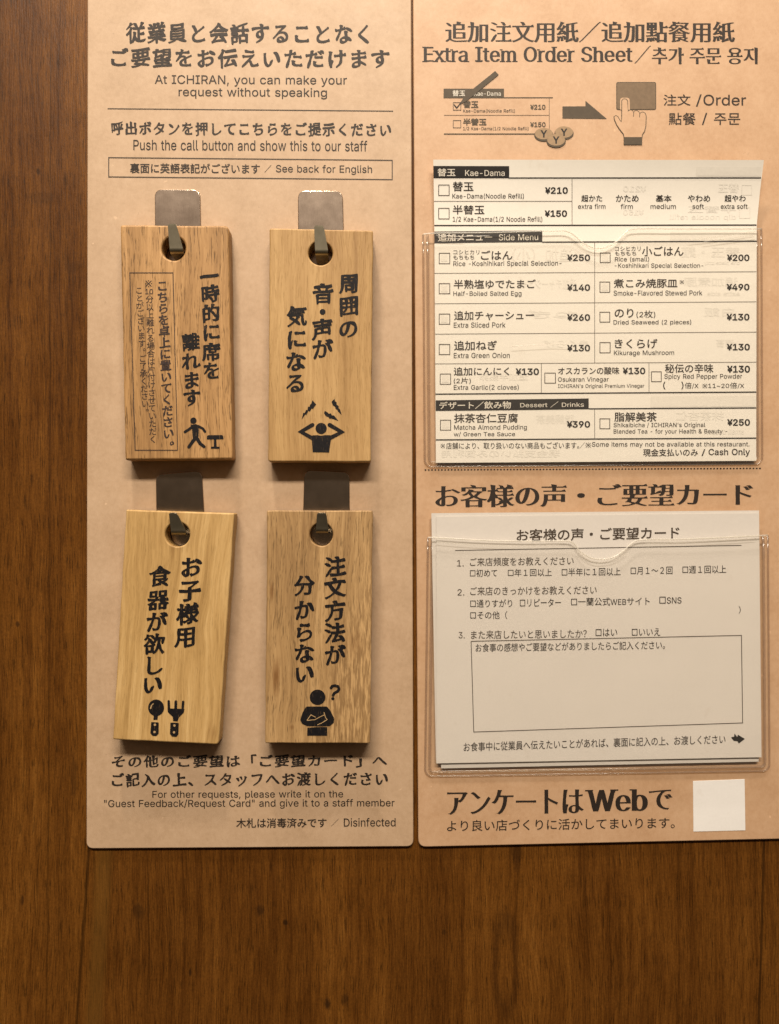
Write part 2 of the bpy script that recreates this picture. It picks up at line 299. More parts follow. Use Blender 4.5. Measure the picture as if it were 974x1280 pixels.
    '~': (453, '52,150 55,188 66,218 82,240 103,255 127,263 151,266 175,264 197,256 246,221 275,198 299,192 318,196 332,207 341,226 344,253 400,253 397,215 386,185 370,163 349,148 326,139 301,137 276,139 254,148 207,182 177,204 154,210 136,207 121,196 111,178 108,150'),
}
GC = {}


def raw_glyph(ch):
    if ch in GC:
        return GC[ch]
    if ch == '※':
        q = [stroke([(.2, .07), (.8, .67)], .07, False), stroke([(.2, .67), (.8, .07)], .07, False)] + [ellipse(x, y, .055, n=8) for x, y in ((.5, .67), (.5, .07), (.2, .37), (.8, .37))]
        GC[ch] = ([L if area2(L) > 0 else L[::-1] for L in q], 1.0)
        return GC[ch]
    if ch in LATIN:
        adv, src = LATIN[ch]
        loops = [[tuple(int(v) / 1000 for v in q.split(',')) for q in L.split()] for L in src.split('|')]
        big = max(loops, key=lambda L: abs(area2(L)))
        if area2(big) < 0:
            loops = [L[::-1] for L in loops]
        GC[ch] = ([[(x * 1.27, y * 1.27) for x, y in L] for L in loops], adv * 1.27 / 1000)
        return GC[ch]
    cu = bpy.data.curves.new('glyph', 'FONT')
    cu.body = ch + 'H'
    o = bpy.data.objects.new('glyph', cu)
    COL.objects.link(o)
    dg = bpy.context.evaluated_depsgraph_get()
    c = o.evaluated_get(dg).to_curve(dg)
    sp = []
    for s in c.splines:
        bp = s.bezier_points
        n = len(bp)
        L = []
        for i in range(n):
            a, b = bp[i], bp[(i + 1) % n]
            p0, p1, p2, p3 = [Vector(v[:2]) for v in (a.co, a.handle_right, b.handle_left, b.co)]
            ch_ = (p3 - p0)
            dev = max(abs(ch_.cross(p1 - p0)), abs(ch_.cross(p2 - p0))) / max(ch_.length, 1e-6)
            k = 1 if dev < 0.002 else (3 if dev < 0.03 else 5)
            for j in range(k):
                t = j / k
                L.append(tuple((1 - t) ** 3 * p0 + 3 * t * (1 - t) ** 2 * p1 + 3 * t * t * (1 - t) * p2 + t ** 3 * p3))
        M = []
        for p in L:
            if not M or (abs(p[0] - M[-1][0]) + abs(p[1] - M[-1][1])) > 1e-4:
                M.append(p)
        if len(M) > 2:
            sp.append(M)
    bpy.data.objects.remove(o)
    bpy.data.curves.remove(cu)
    hx = min(p[0] for p in sp[-1])
    adv = hx - 0.075
    loops = sp[:-1]
    if loops:
        big = max(loops, key=lambda L: abs(area2(L)))
        if area2(big) < 0:
            loops = [L[::-1] for L in loops]
    GC[ch] = (loops, adv)
    return GC[ch]


def solid(loops):
    """triangles of everything the outlines wind round, overlaps included"""
    v, e = [], []
    for L in loops:
        b = len(v)
        v += [Vector(p) for p in L]
        e += [(b + i, b + (i + 1) % len(L)) for i in range(len(L))]
    V, _, Fc, *_r = delaunay_2d_cdt(v, e, [], 0, 1e-5)
    xy = np.array([(p.x, p.y) for p in V])
    T = np.array([f for f in Fc if len(f) == 3])
    c = xy[T].mean(axis=1)
    A = np.array([v[i][:] for i, j in e]); B = np.array([v[j][:] for i, j in e])
    px, py = c[:, 0:1], c[:, 1:2]
    cr = (B[:, 0] - A[:, 0]) * (py - A[:, 1]) - (px - A[:, 0]) * (B[:, 1] - A[:, 1])
    wind = ((A[:, 1] <= py) & (B[:, 1] > py) & (cr > 0)).sum(1) - ((A[:, 1] > py) & (B[:, 1] <= py) & (cr < 0)).sum(1)
    return [tuple(p) for p in xy], [tuple(int(i) for i in t) for t, w in zip(T, wind) if w > 0]


SERIF = {'E': 'Lb Lt', 'x': 'Lb Rb Lt Rt', 'r': 'Lb Lx', 'I': 'Cb Ct', 'm': 'Lb Cb Rb Lx', 'h': 'Lb Rb Lt', 'W': 'Lt Rt',
         'b': 'Lt', 'd': 'Rt Rb', 'a': 'Rb', 't': ''}

STY = {   # dx, dy, jitter, skew, serif
    'sans': (0.004, 0.004, 0, 0, False),
    'med': (0.014, 0.014, 0, 0, False),
    'bold': (0.034, 0.030, 0, 0, False),
    'light': (-0.004, -0.004, 0, 0, False),
    'mincho': (0.030, -0.010, 0.2, 0, True),
    'minchob': (0.040, -0.013, 0.3, 0, True),
    'brush': (0.036, 0.004, 0.8, 0.10, False),
    'brushb': (0.043, 0.007, 0.8, 0.10, False),
}
SC = {}


def terminals(L, brush):
    """reshape stroke ends: pressed-in brush heads and tapered tips, or the small triangles of a Ming face"""
    n = len(L)
    new = {}
    for i in range(n):
        p, a, b, q = [Vector(L[(i + k) % n]) for k in (-1, 0, 1, 2)]
        e = b - a
        if not 0.04 < e.length < 0.125 or (a - p).length < .03 or (q - b).length < .03:
            continue
        u, w = (a - p).normalized(), (q - b).normalized()
        e.normalize()
        if u.x * e.y - u.y * e.x < .72 or e.x * w.y - e.y * w.x < .72:
            continue
        nx, ny = e.y, -e.x
        A, B = [a], [b]
        if brush:
            if nx < -.85: A, B = [a + Vector((-.018, .030))], [b + Vector((.014, -.004))]
            elif nx > .85: A, B = [a + Vector((.028, -.026))], [b + Vector((-.012, .030))]
            elif ny > .85: A, B = [a + Vector((.020, -.030))], [b + Vector((-.036, .022))]
            elif ny < -.85: A, B = [a + Vector((.022, .004))], [b + Vector((-.004, -.034))]
            else:
                m = (a + b) / 2
                o = Vector((nx, ny)) * .03
                A, B = [a.lerp(m, .55) + o], [b.lerp(m, .55) + o]
        else:
            if nx > .85: B = [b + Vector((-.022, .058)), b + Vector((-.105, .0))]
            elif ny > .85: A, B = [a + Vector((.012, -.026))], [b + Vector((-.036, .012))]
            elif abs(nx) < .85 and abs(ny) < .85:
                m = (a + b) / 2
                A, B = [a.lerp(m, .4)], [b.lerp(m, .4)]
        new[i] = A
        new[(i + 1) % n] = B
    out = []
    for i in range(n):
        out += [tuple(v) for v in new[i]] if i in new else [L[i]]
    return out


def glyph(ch, style):
    key = (ch, style)
    if key in SC:
        return SC[key]
    loops, adv = raw_glyph(ch)
    dx, dy, jit, skew, serif = STY[style]
    out = []
    for L in loops:
        M = L
        if ord(ch) > 0x2E7F and (style.startswith('brush') or (style.startswith('mincho') and ord(ch) > 0x30FF)):
            M = terminals(L, bool(skew))
        if skew:     # soft brush ends instead of cut corners
            for _ in range(2):
                M2 = []
                for i in range(len(M)):
                    a, b = M[i], M[(i + 1) % len(M)]
                    d = math.hypot(b[0] - a[0], b[1] - a[1])
                    q = min(.25, .016 / max(d, 1e-6))
                    M2 += [(a[0] + (b[0] - a[0]) * q, a[1] + (b[1] - a[1]) * q), (b[0] - (b[0] - a[0]) * q, b[1] - (b[1] - a[1]) * q)]
                M = M2
        if jit:      # denser sampling so the stroke weight can wander
            L0, M = (M or L), []
            for i in range(len(L0)):
                a, b = L0[i], L0[(i + 1) % len(L0)]
                d = math.hypot(b[0] - a[0], b[1] - a[1])
                k = max(1, int(d / 0.12))
                for j in range(k):
                    M.append((a[0] + (b[0] - a[0]) * j / k, a[1] + (b[1] - a[1]) * j / k))
        M = offset(M, dx, dy, jit, (ord(ch) % 97) * 0.37, bool(skew))
        if skew:
            rr = ((ord(ch) * 7) % 11 - 5) * 0.006
            M = [(p[0] - (p[1] - 0.35) * 0.02, p[1] + skew * (p[0] - 0.5) + rr * (p[0] - .5)
                  + 0.018 * math.sin(p[0] * 6 + ord(ch))) for p in M]
        out.append(M)
    extra = []
    if serif and ord(ch) < 128 and loops:
        x0 = min(p[0] for L in out for p in L); x1 = max(p[0] for L in out for p in L)
        y1 = max(p[1] for L in out for p in L)
        for s in SERIF.get(ch, '').split():
            cx = {'L': x0 + 0.06, 'R': x1 - 0.06, 'C': (x0 + x1) / 2}[s[0]]
            if s[0] == 'L' and s[1] in 'tx' and ch in 'bhrm':
                rx0, rx1 = cx - 0.13, cx
            else:
                rx0, rx1 = cx - 0.13, cx + 0.13
            cy = {'b': 0.012, 't': y1 - 0.014, 'x': 0.515}[s[1]]
            extra.append([(rx0, cy - .018), (rx1, cy - .018), (rx1, cy + .018), (rx0, cy + .018)])
    parts = []
    if out:
        parts.append(solid(out))
    for q in extra:
        parts.append((q, [(0, 1, 2), (0, 2, 3)]))
    SC[key] = (parts, adv)
    return SC[key]


class Print:
    """ink on one surface; everything becomes one mesh"""
    def __init__(self, lift):
        self.lift = lift if callable(lift) else const(lift)
        self.v, self.f, self.n = [], [], 0

    def add(self, pts, tris, up=0.0):
        self.n += 1
        b = len(self.v)
        e = 0.3 + up + 0.004 * (self.n % 12)
        for p in pts:
            self.v.append(P(p[0], p[1], self.lift(p[0], p[1]) + e))
        for t in tris:
            t = [b + i for i in t]
            a, c, d = self.v[t[0]], self.v[t[1]], self.v[t[2]]
            nrm = (c - a).cross(d - a)
            self.f.append(t if nrm.y < 0 else t[::-1])
        return self

    def loops(self, *L, up=0.0):
        return self.add([p for l in L for p in l], tri(L), up)

    def text(self, s, x0, x1, yt, yb, style='sans', dy=0.0, mirror=False, track=0.0):
        """fit the ink of s into the box; dy = rise of the right end (grid units, y down)"""
        track = track or (0.10 if style == 'brush' else 0.0)
        pen, items = 0.0, []
        for ch in s:
            if ch == ' ':
                pen += 0.29; continue
            if ch == '　':
                pen += 1.0; continue
            parts, adv = glyph(ch, style)
            for pts, tr in parts:
                items.append(([(p[0] + pen, p[1]) for p in pts], tr))
            pen += adv + track
        X0 = min(p[0] for it in items for p in it[0]); X1 = max(p[0] for it in items for p in it[0])
        Y0 = min(p[1] for it in items for p in it[0]); Y1 = max(p[1] for it in items for p in it[0])
        for pts, tr in items:
            q = []
            for p in pts:
                u = (p[0] - X0) / (X1 - X0)
                if mirror: u = 1 - u
                q.append((x0 + u * (x1 - x0), yt + (Y1 - p[1]) / (Y1 - Y0) * (yb - yt) + dy * u))
            self.add(q, tr)
        return self

    def column(self, cells, size, style='brushb', rot=0.0, sx=1.0):
        """cells: (char, x, y) centres; rot turns each glyph clockwise (radians)"""
        c, s = math.cos(rot), math.sin(rot)
        for ch, x, y in cells:
            parts, adv = glyph(ch, style)
            w = adv if ord(ch) < 128 else 1.0
            for pts, tr in parts:
                q = []
                for p in pts:
                    a = (p[0] - w / 2) * size * sx; b = -(p[1] - 0.37) * size
                    q.append((x + a * c - b * s, y + a * s + b * c))
                self.add(q, tr)
        return self

    def vertical(self, s, xa, ya, xb, yb, size, style='brush', rot=0.0):
        n = len(s)
        for i, ch in enumerate(s):
            t = i / (n - 1)
            x, y = xa + (xb - xa) * t, ya + (yb - ya) * t
            if ch in '。、':
                x += size * 0.55; y -= size * 0.45
            self.column([(ch, x, y)], size, style, rot)
        return self

    def line(self, a, b, w):
        n = max(1, int(math.hypot(b[0] - a[0], b[1] - a[1]) / 14))
        q = [(a[0] + (b[0] - a[0]) * i / n, a[1] + (b[1] - a[1]) * i / n) for i in range(n + 1)]
        o = stroke(q, w, cap=False)
        m = len(o) // 2
        return self.add(o, [t for i in range(n) for t in ((i, i + 1, 2 * m - 2 - i), (i, 2 * m - 2 - i, 2 * m - 1 - i))])

    def frame(self, q, w):
        """four-sided outline q (TL, TR, BR, BL)"""
        c = (sum(p[0] for p in q) / 4, sum(p[1] for p in q) / 4)
        inn = []
        for p in q:
            inn.append((p[0] + (w if p[0] < c[0] else -w), p[1] + (w if p[1] < c[1] else -w)))
        v = list(q) + inn
        t = []
        for i in range(4):
            j = (i + 1) % 4
            t += [(i, j, 4 + j), (i, 4 + j, 4 + i)]
        return self.add(v, t)

    def box(self, x0, y0, x1, y1, w=0.9):
        return self.frame([(x0, y0), (x1, y0), (x1, y1), (x0, y1)], w)

    def build(self, name, mat, parent, root=None):
        return mesh(name, self.v, self.f, mat, parent, root=root)


# --------------------------------------------------------------- solids
def plate(name, outline, l0, l1, mat, parent=None, holes=(), bevel=1.0, root=None, steps=3, smooth_sides=True, wob=0.0):
    """slab with rounded front edges between lifts l0 (back) and l1 (front); outline is that of the front"""
    def flat(L):
        M = [(P(x, y, l1).x / U, P(x, y, l1).z / U) for x, y in L]
        return M if area2(M) > 0 else M[::-1]
    O = flat(outline)
    H = [flat(h)[::-1] for h in holes]
    rings = []
    allL = [O] + H
    prof = [(0.0, l0)] + [(bevel * (1 - math.cos(math.pi / 2 * k / steps)), l1 - bevel + bevel * math.sin(math.pi / 2 * k / steps))
                          for k in range(steps + 1)]
    V, Fc = [], []
    idx = []
    for L in allL:
        loopidx = []
        for ins, l in prof:
            LL = offset(L, -ins) if ins else L
            base = len(V)
            for i, (x, z) in enumerate(LL):
                w = 0.0
                if wob:
                    w = wob * noise.noise(Vector((x * 0.05, z * 0.05, l * 0.03)))
                V.append((x * U + w * U, -l * U, z * U + w * U * 0.6))
            loopidx.append(list(range(base, base + len(LL))))
        for a, b in zip(loopidx[:-1], loopidx[1:]):
            n = len(a)
            for i in range(n):
                j = (i + 1) % n
                Fc.append((a[i], a[j], b[j], b[i]))
        idx.append(loopidx)
    nside = len(Fc)
    front = [i for li in idx for i in li[-1]]
    for t in tri([[(V[i][0], V[i][2]) for i in li[-1]] for li in idx]):
        Fc.append(tuple(front[i] for i in t))
    back = [i for li in idx for i in li[0]]
    for t in tri([[(V[i][0], V[i][2]) for i in li[0]] for li in idx]):
        Fc.append(tuple(back[i] for i in t))
    o = mesh(name, V, Fc, mat, parent, root=root)
    bm = bmesh.new(); bm.from_mesh(o.data)
    bmesh.ops.recalc_face_normals(bm, faces=bm.faces)
    bm.to_mesh(o.data); bm.free()
    if smooth_sides:
        o.data.set_sharp_from_angle(angle=math.radians(50))
        rim = {frozenset((li[-1][i], li[-1][i - 1])) for li in idx for i in range(len(li[-1]))}
        for ed in o.data.edges:
            if frozenset(ed.vertices) in rim:
                ed.use_edge_sharp = True
        for i, p in enumerate(o.data.polygons):
            p.use_smooth = i < nside
    return o


def sheet(name, rows, liftfn, thick, mat, parent, nu=14, nv=28, root=None):
    """paper: rows = [(left, right), ...] from top to bottom, front at liftfn"""
    V, Fc = [], []
    ys = [r[0][1] for r in rows]
    for j in range(nv + 1):
        t = j / nv
        y = ys[0] + (ys[-1] - ys[0]) * t
        k = 0
        while k < len(rows) - 2 and y > ys[k + 1]: k += 1
        s = (y - ys[k]) / (ys[k + 1] - ys[k])
        l = Vector(rows[k][0]).lerp(Vector(rows[k + 1][0]), s)
        r = Vector(rows[k][1]).lerp(Vector(rows[k + 1][1]), s)
        for i in range(nu + 1):
            p = l.lerp(r, i / nu)
            V.append(P(p.x, p.y, liftfn(p.x, p.y)))
    n = len(V)
    V += [v + Vector((0, thick * U, 0)) for v in V]
    w = nu + 1
    for j in range(nv):
        for i in range(nu):
            a = j * w + i
            Fc.append((a, a + w, a + w + 1, a + 1))
            Fc.append((n + a, n + a + 1, n + a + w + 1, n + a + w))
    rim = [i for i in range(w)] + [j * w + nu for j in range(1, nv + 1)] + [nv * w + i for i in range(nu - 1, -1, -1)] + [j * w for j in range(nv - 1, 0, -1)]
    for k in range(len(rim)):
        a, b = rim[k], rim[(k + 1) % len(rim)]
        Fc.append((a, b, n + b, n + a))
    o = mesh(name, V, Fc, mat, parent, root=root)
    bm = bmesh.new(); bm.from_mesh(o.data)
    bmesh.ops.recalc_face_normals(bm, faces=bm.faces)
    bm.to_mesh(o.data); bm.free()
    for p in o.data.polygons: p.use_smooth = True
    o.data.set_sharp_from_angle(angle=math.radians(40))
    return o


def tube(name, pts, r, mat, parent, root=None, n=8, flat=0.6):
    """rod along grid points (x, y, lift); flat squashes it towards the wall"""
    C = [P(*p) for p in pts]
    V, Fc = [], []
    for i, c in enumerate(C):
        a = C[max(0, i - 1)]; b = C[min(len(C) - 1, i + 1)]
        d = (b - a).normalized()
        s = d.cross(Vector((0, 1, 0))).normalized()
        q = s.cross(d).normalized()
        for k in range(n):
            t = 2 * math.pi * k / n
            V.append(c + s * (math.cos(t) * r * U) + q * (math.sin(t) * r * flat * U))
    for i in range(len(C) - 1):
        for k in range(n):
            Fc.append((i * n + k, i * n + (k + 1) % n, (i + 1) * n + (k + 1) % n, (i + 1) * n + k))
    Fc.append(tuple(range(n))[::-1]); Fc.append(tuple((len(C) - 1) * n + k for k in range(n)))
    o = mesh(name, V, Fc, mat, parent, True, root=root)
    bm = bmesh.new(); bm.from_mesh(o.data)
    bmesh.ops.recalc_face_normals(bm, faces=bm.faces)
    bm.to_mesh(o.data); bm.free()
    return o


# ------------------------------------------------------------------ materials
class NT:
    def __init__(self, name):
        self.m = bpy.data.materials.new(name)
        self.m.use_nodes = True
        self.t = self.m.node_tree
        self.t.nodes.clear()
        self.out = self.n('ShaderNodeOutputMaterial')

    def n(self, kind, **kw):
        x = self.t.nodes.new(kind)
        for k_, v in kw.items(): setattr(x, k_, v)
        return x

    def l(self, a, b): self.t.links.new(a, b)

    def val(self, x, sock):
        if isinstance(x, (int, float)): sock.default_value = x
        elif isinstance(x, tuple): sock.default_value = x if len(x) != 3 or sock.type != 'RGBA' else (*x, 1)
        else: self.l(x, sock)

    def math(self, op, a, b=0.0, c=0.0, clamp=False):
        x = self.n('ShaderNodeMath', operation=op, use_clamp=clamp)
        self.val(a, x.inputs[0]); self.val(b, x.inputs[1]); self.val(c, x.inputs[2])
        return x.outputs[0]

    def coords(self, off=(0, 0, 0), scale=(1, 1, 1), rot=(0, 0, 0), vec=None):
        if vec is None:
            vec = self.n('ShaderNodeTexCoord').outputs['Object']
        mp = self.n('ShaderNodeMapping')
        mp.inputs['Location'].default_value = off
        mp.inputs['Scale'].default_value = scale
        mp.inputs['Rotation'].default_value = rot
        self.l(vec, mp.inputs[0])
        return mp.outputs[0]

    def noise(self, vec, scale=1.0, detail=4, rough=0.55, dist=0.0):
        x = self.n('ShaderNodeTexNoise')
        self.l(vec, x.inputs['Vector'])
        x.inputs['Scale'].default_value = scale
        x.inputs['Detail'].default_value = detail
        x.inputs['Roughness'].default_value = rough
        x.inputs['Distortion'].default_value = dist
        return x.outputs['Fac']

    def ramp(self, fac, stops):
        x = self.n('ShaderNodeValToRGB')
        e = x.color_ramp.elements
        while len(e) < len(stops): e.new(0.5)
        for el, (p, c) in zip(e, stops):
            el.position = p
            el.color = (*c, 1) if isinstance(c, tuple) else (c, c, c, 1)
        self.l(fac, x.inputs[0])
        return x.outputs[0]

    def mix(self, fac, a, b, blend='MIX'):
        x = self.n('ShaderNodeMix', data_type='RGBA', blend_type=blend)
        self.val(fac, x.inputs[0])
        self.val(a, x.inputs[6]); self.val(b, x.inputs[7])
        return x.outputs[2]

    def bsdf(self, color, rough=0.5, metallic=0.0, spec=0.5, bump=None, bdist=0.0002, bstr=0.5):
        b = self.n('ShaderNodeBsdfPrincipled')
        self.val(color, b.inputs['Base Color'])
        self.val(rough, b.inputs['Roughness'])
        self.val(metallic, b.inputs['Metallic'])
        self.val(spec, b.inputs['Specular IOR Level'])
        if bump is not None:
            bp = self.n('ShaderNodeBump')
            bp.inputs['Strength'].default_value = bstr
            bp.inputs['Distance'].default_value = bdist
            self.l(bump, bp.inputs['Height'])
            self.l(bp.outputs[0], b.inputs['Normal'])
        self.l(b.outputs[0], self.out.inputs[0])
        return b


def wood_wall():
    t = NT('dark_stained_wood')
    oc = t.n('ShaderNodeTexCoord').outputs['Object']
    g = t.coords(scale=(1 / U,) * 3, vec=oc)               # grid units
    warp = t.noise(t.coords(scale=(.004, .0, .0022), vec=g), 1.0, 3, .5)
    sep = t.n('ShaderNodeSeparateXYZ'); t.l(g, sep.inputs[0])
    X, Z = sep.outputs[0], sep.outputs[2]

    def blob(cx, cy, rx, ry, soft=1.0):
        p = P(cx, cy, 0)
        a = t.math('DIVIDE', t.math('SUBTRACT', X, p.x / U), rx)
        b = t.math('DIVIDE', t.math('SUBTRACT', Z, p.z / U), ry)
        r = t.math('SQRT', t.math('ADD', t.math('MULTIPLY', a, a), t.math('MULTIPLY', b, b)))
        return r
    # grain bends round the long cathedral figure and the knots
    ell = blob(632, 1205, 40, 120)
    bend = t.math('MULTIPLY', t.math('POWER', 2.718, t.math('MULTIPLY', t.math('MULTIPLY', ell, ell), -1.0)), 9.0)
    xs = t.math('ADD', X, t.math('MULTIPLY', warp, 38.0))
    xs = t.math('ADD', xs, bend)
    cmb = t.n('ShaderNodeCombineXYZ'); t.l(xs, cmb.inputs[0]); t.l(Z, cmb.inputs[2])
    gv = cmb.outputs[0]
    fine = t.noise(t.coords(scale=(.62, 1, .026), vec=gv), 1.0, 4, .65)
    pore = t.noise(t.coords(scale=(.80, 1, .040), off=(8, 0, 3), vec=gv), 1.0, 2, .6)
    med = t.noise(t.coords(scale=(.095, 1, .0022), off=(3, 0, 0), vec=gv), 1.0, 5, .62)
    broad = t.noise(t.coords(scale=(.017, 1, .0012), off=(9.3, 0, 1), vec=gv), 1.0, 3, .5)
    lines = t.noise(t.coords(scale=(.20, 1, .0032), off=(1, 0, 7), vec=gv), 1.0, 3, .6)
    mott = t.noise(t.coords(scale=(.02, 1, .012), off=(5, 0, 2), vec=g), 1.0, 6, .65)
    fleck = t.noise(t.coords(scale=(.16, 1, .05), off=(2, 0, 4), vec=g), 1.0, 4, .7)
    v = t.math('MULTIPLY', med, 0.34)
    v = t.math('ADD', v, t.math('MULTIPLY', broad, 0.26))
    v = t.math('ADD', v, t.math('MULTIPLY', fine, 0.38))
    v = t.math('ADD', v, t.math('MULTIPLY', mott, 0.18))
    col = t.ramp(v, [(0.38, (0.024, 0.0074, 0.0011)), (0.52, (0.080, 0.0280, 0.0040)), (0.64, (0.135, 0.0510, 0.0074)), (0.76, (0.210, 0.0880, 0.0155))])
    dark = t.ramp(lines, [(0.30, 0.45), (0.43, 1.0)])
    col = t.mix(0.62, col, dark, 'MULTIPLY')
    col = t.mix(t.math('MULTIPLY', t.ramp(pore, [(.54, 0.0), (.66, 1.0)]), .68), col, (.018, .0075, .0015))
    spk = t.noise(t.coords(scale=(.55, 1, .30), off=(6, 0, 9), vec=g), 1.0, 3, .7)
    col = t.mix(.55, col, t.ramp(spk, [(.32, .62), (.50, 1.0), (.68, 1.35)]), 'MULTIPLY')
    fl = t.ramp(fleck, [(0.66, 0.0), (0.80, 1.0)])
    col = t.mix(t.math('MULTIPLY', fl, 0.30), col, (0.17, 0.088, 0.022))
    # knots, nail holes and dark figures of the boards
    n2 = t.noise(t.coords(scale=(.12, 1, .08), vec=g), 1.0, 3, .6)
    for (x, y, rx, ry, k_) in [(173.5, 1139, 9, 12, .5), (324.6, 1138, 6, 9, .6), (356.7, 1153, 4, 4, .8), (237.6, 1216, 2.5, 6, .75),
                               (409.5, 1255, 4.5, 10, .8), (431, 1250, 5, 10, .55), (48, 214, 3, 5, .7), (22, 780, 3, 5, .7), (645, 1066, 9, 28, .45),
                               (28, 1124, 2.5, 8, .6), (92, 970, 5, 40, .35), (90, 334, 14, 10, .3), (52, 247, 22, 10, .25), (555, 1165, 3, 5, .5)]:
        r = t.math('ADD', blob(x, y, rx, ry), t.math('MULTIPLY', t.math('SUBTRACT', n2, .5), 1.6))
        m = t.ramp(r, [(0.45, 1.0), (1.0, 0.0)])
        col = t.mix(t.math('MULTIPLY', m, k_), col, (0.018, 0.008, 0.003))
    r = t.math('ADD', blob(632, 1207, 15, 62), t.math('MULTIPLY', t.math('SUBTRACT', n2, .5), .5))
    r = t.math('DIVIDE', t.math('ADD', r, t.math('MULTIPLY', t.math('SUBTRACT', fine, .5), .5)), 1.5)
    m2 = t.ramp(r, [(0.34, 0.0), (0.55, 1.0), (0.66, 0.9), (0.86, 0.0)])
    col = t.mix(t.math('MULTIPLY', m2, .45), col, (0.020, 0.007, 0.002))
    # board joints

    def seam(x0, y0, x1, y1, w, k_, c):
        nonlocal col
        a, b = P(x0, y0, 0) / U, P(x1, y1, 0) / U
        s = (b.x - a.x) / (b.z - a.z)
        xx = t.math('SUBTRACT', t.math('SUBTRACT', X, a.x), t.math('MULTIPLY', t.math('SUBTRACT', Z, a.z), s))
        xx = t.math('ADD', xx, t.math('MULTIPLY', t.math('SUBTRACT', warp, .5), 8))
        d = t.math('DIVIDE', t.math('ABSOLUTE', xx), w)
        m_ = t.ramp(d, [(0.4, 1.0), (1.0, 0.0)])
        col = t.mix(t.math('MULTIPLY', m_, k_), col, c)
    seam(111, 1060, 97, 1267, 2.4, .6, (0.010, 0.004, 0.001))
    seam(130, 1060, 118, 1267, 14, .45, (0.125, 0.060, 0.011))
    seam(64, 13, 62, 500, 1.4, .35, (0.015, 0.006, 0.001))
    seam(956, 1040, 949, 1267, 2.2, .7, (0.02, 0.008, 0.002))
    h = t.math('ADD', t.math('MULTIPLY', fine, .6), t.math('MULTIPLY', fleck, .6))
    rough = t.math('ADD', t.math('MULTIPLY', mott, .25), .30)
    t.bsdf(col, rough, 0, .15, h, .00035, .8)
    return t.m


def kraft(name, base, dark, light, rough=.5):
    t = NT(name)
    g = t.coords(scale=(1 / U,) * 3)
    a = t.noise(t.coords(scale=(.16,) * 3, vec=g), 1.0, 4, .65)
    b = t.noise(t.coords(scale=(.022,) * 3, off=(4, 1, 2), vec=g), 1.0, 5, .6)
    c = t.noise(t.coords(scale=(.9, .9, .35), off=(1, 1, 8), vec=g), 1.0, 2, .6)
    v = t.math('ADD', t.math('ADD', t.math('MULTIPLY', a, .36), t.math('MULTIPLY', b, .46)), t.math('MULTIPLY', c, .18))
    col = t.ramp(v, [(0.34, dark), (0.5, base), (0.66, light)])
    sp = t.noise(t.coords(scale=(.30,) * 3, off=(7, 7, 1), vec=g), 1.0, 2, .5)
    col = t.mix(t.math('MULTIPLY', t.ramp(sp, [(.70, 0.0), (.80, 1.0)]), .35), col, tuple(x * .6 for x in dark))
    w = t.noise(t.coords(scale=(.012, .012, .02), off=(11, 3, 5), vec=g), 1.0, 6, .75)
    col = t.mix(t.math('MULTIPLY', t.ramp(w, [(.56, 0.0), (.74, 1.0)]), .35), col, tuple(x * .86 for x in dark))
    nk = t.noise(t.coords(scale=(.11,) * 3, off=(17, 7, 21), vec=g), 1.0, 1, .5)
    col = t.mix(t.math('MULTIPLY', t.ramp(nk, [(.79, 0.0), (.82, 1.0)]), .5), col, tuple(min(.8, x * 1.35) for x in light))
    t.bsdf(col, t.math('ADD', t.math('MULTIPLY', w, .3), rough - .15), 0, .4, a, .0001, .3)
    return t.m


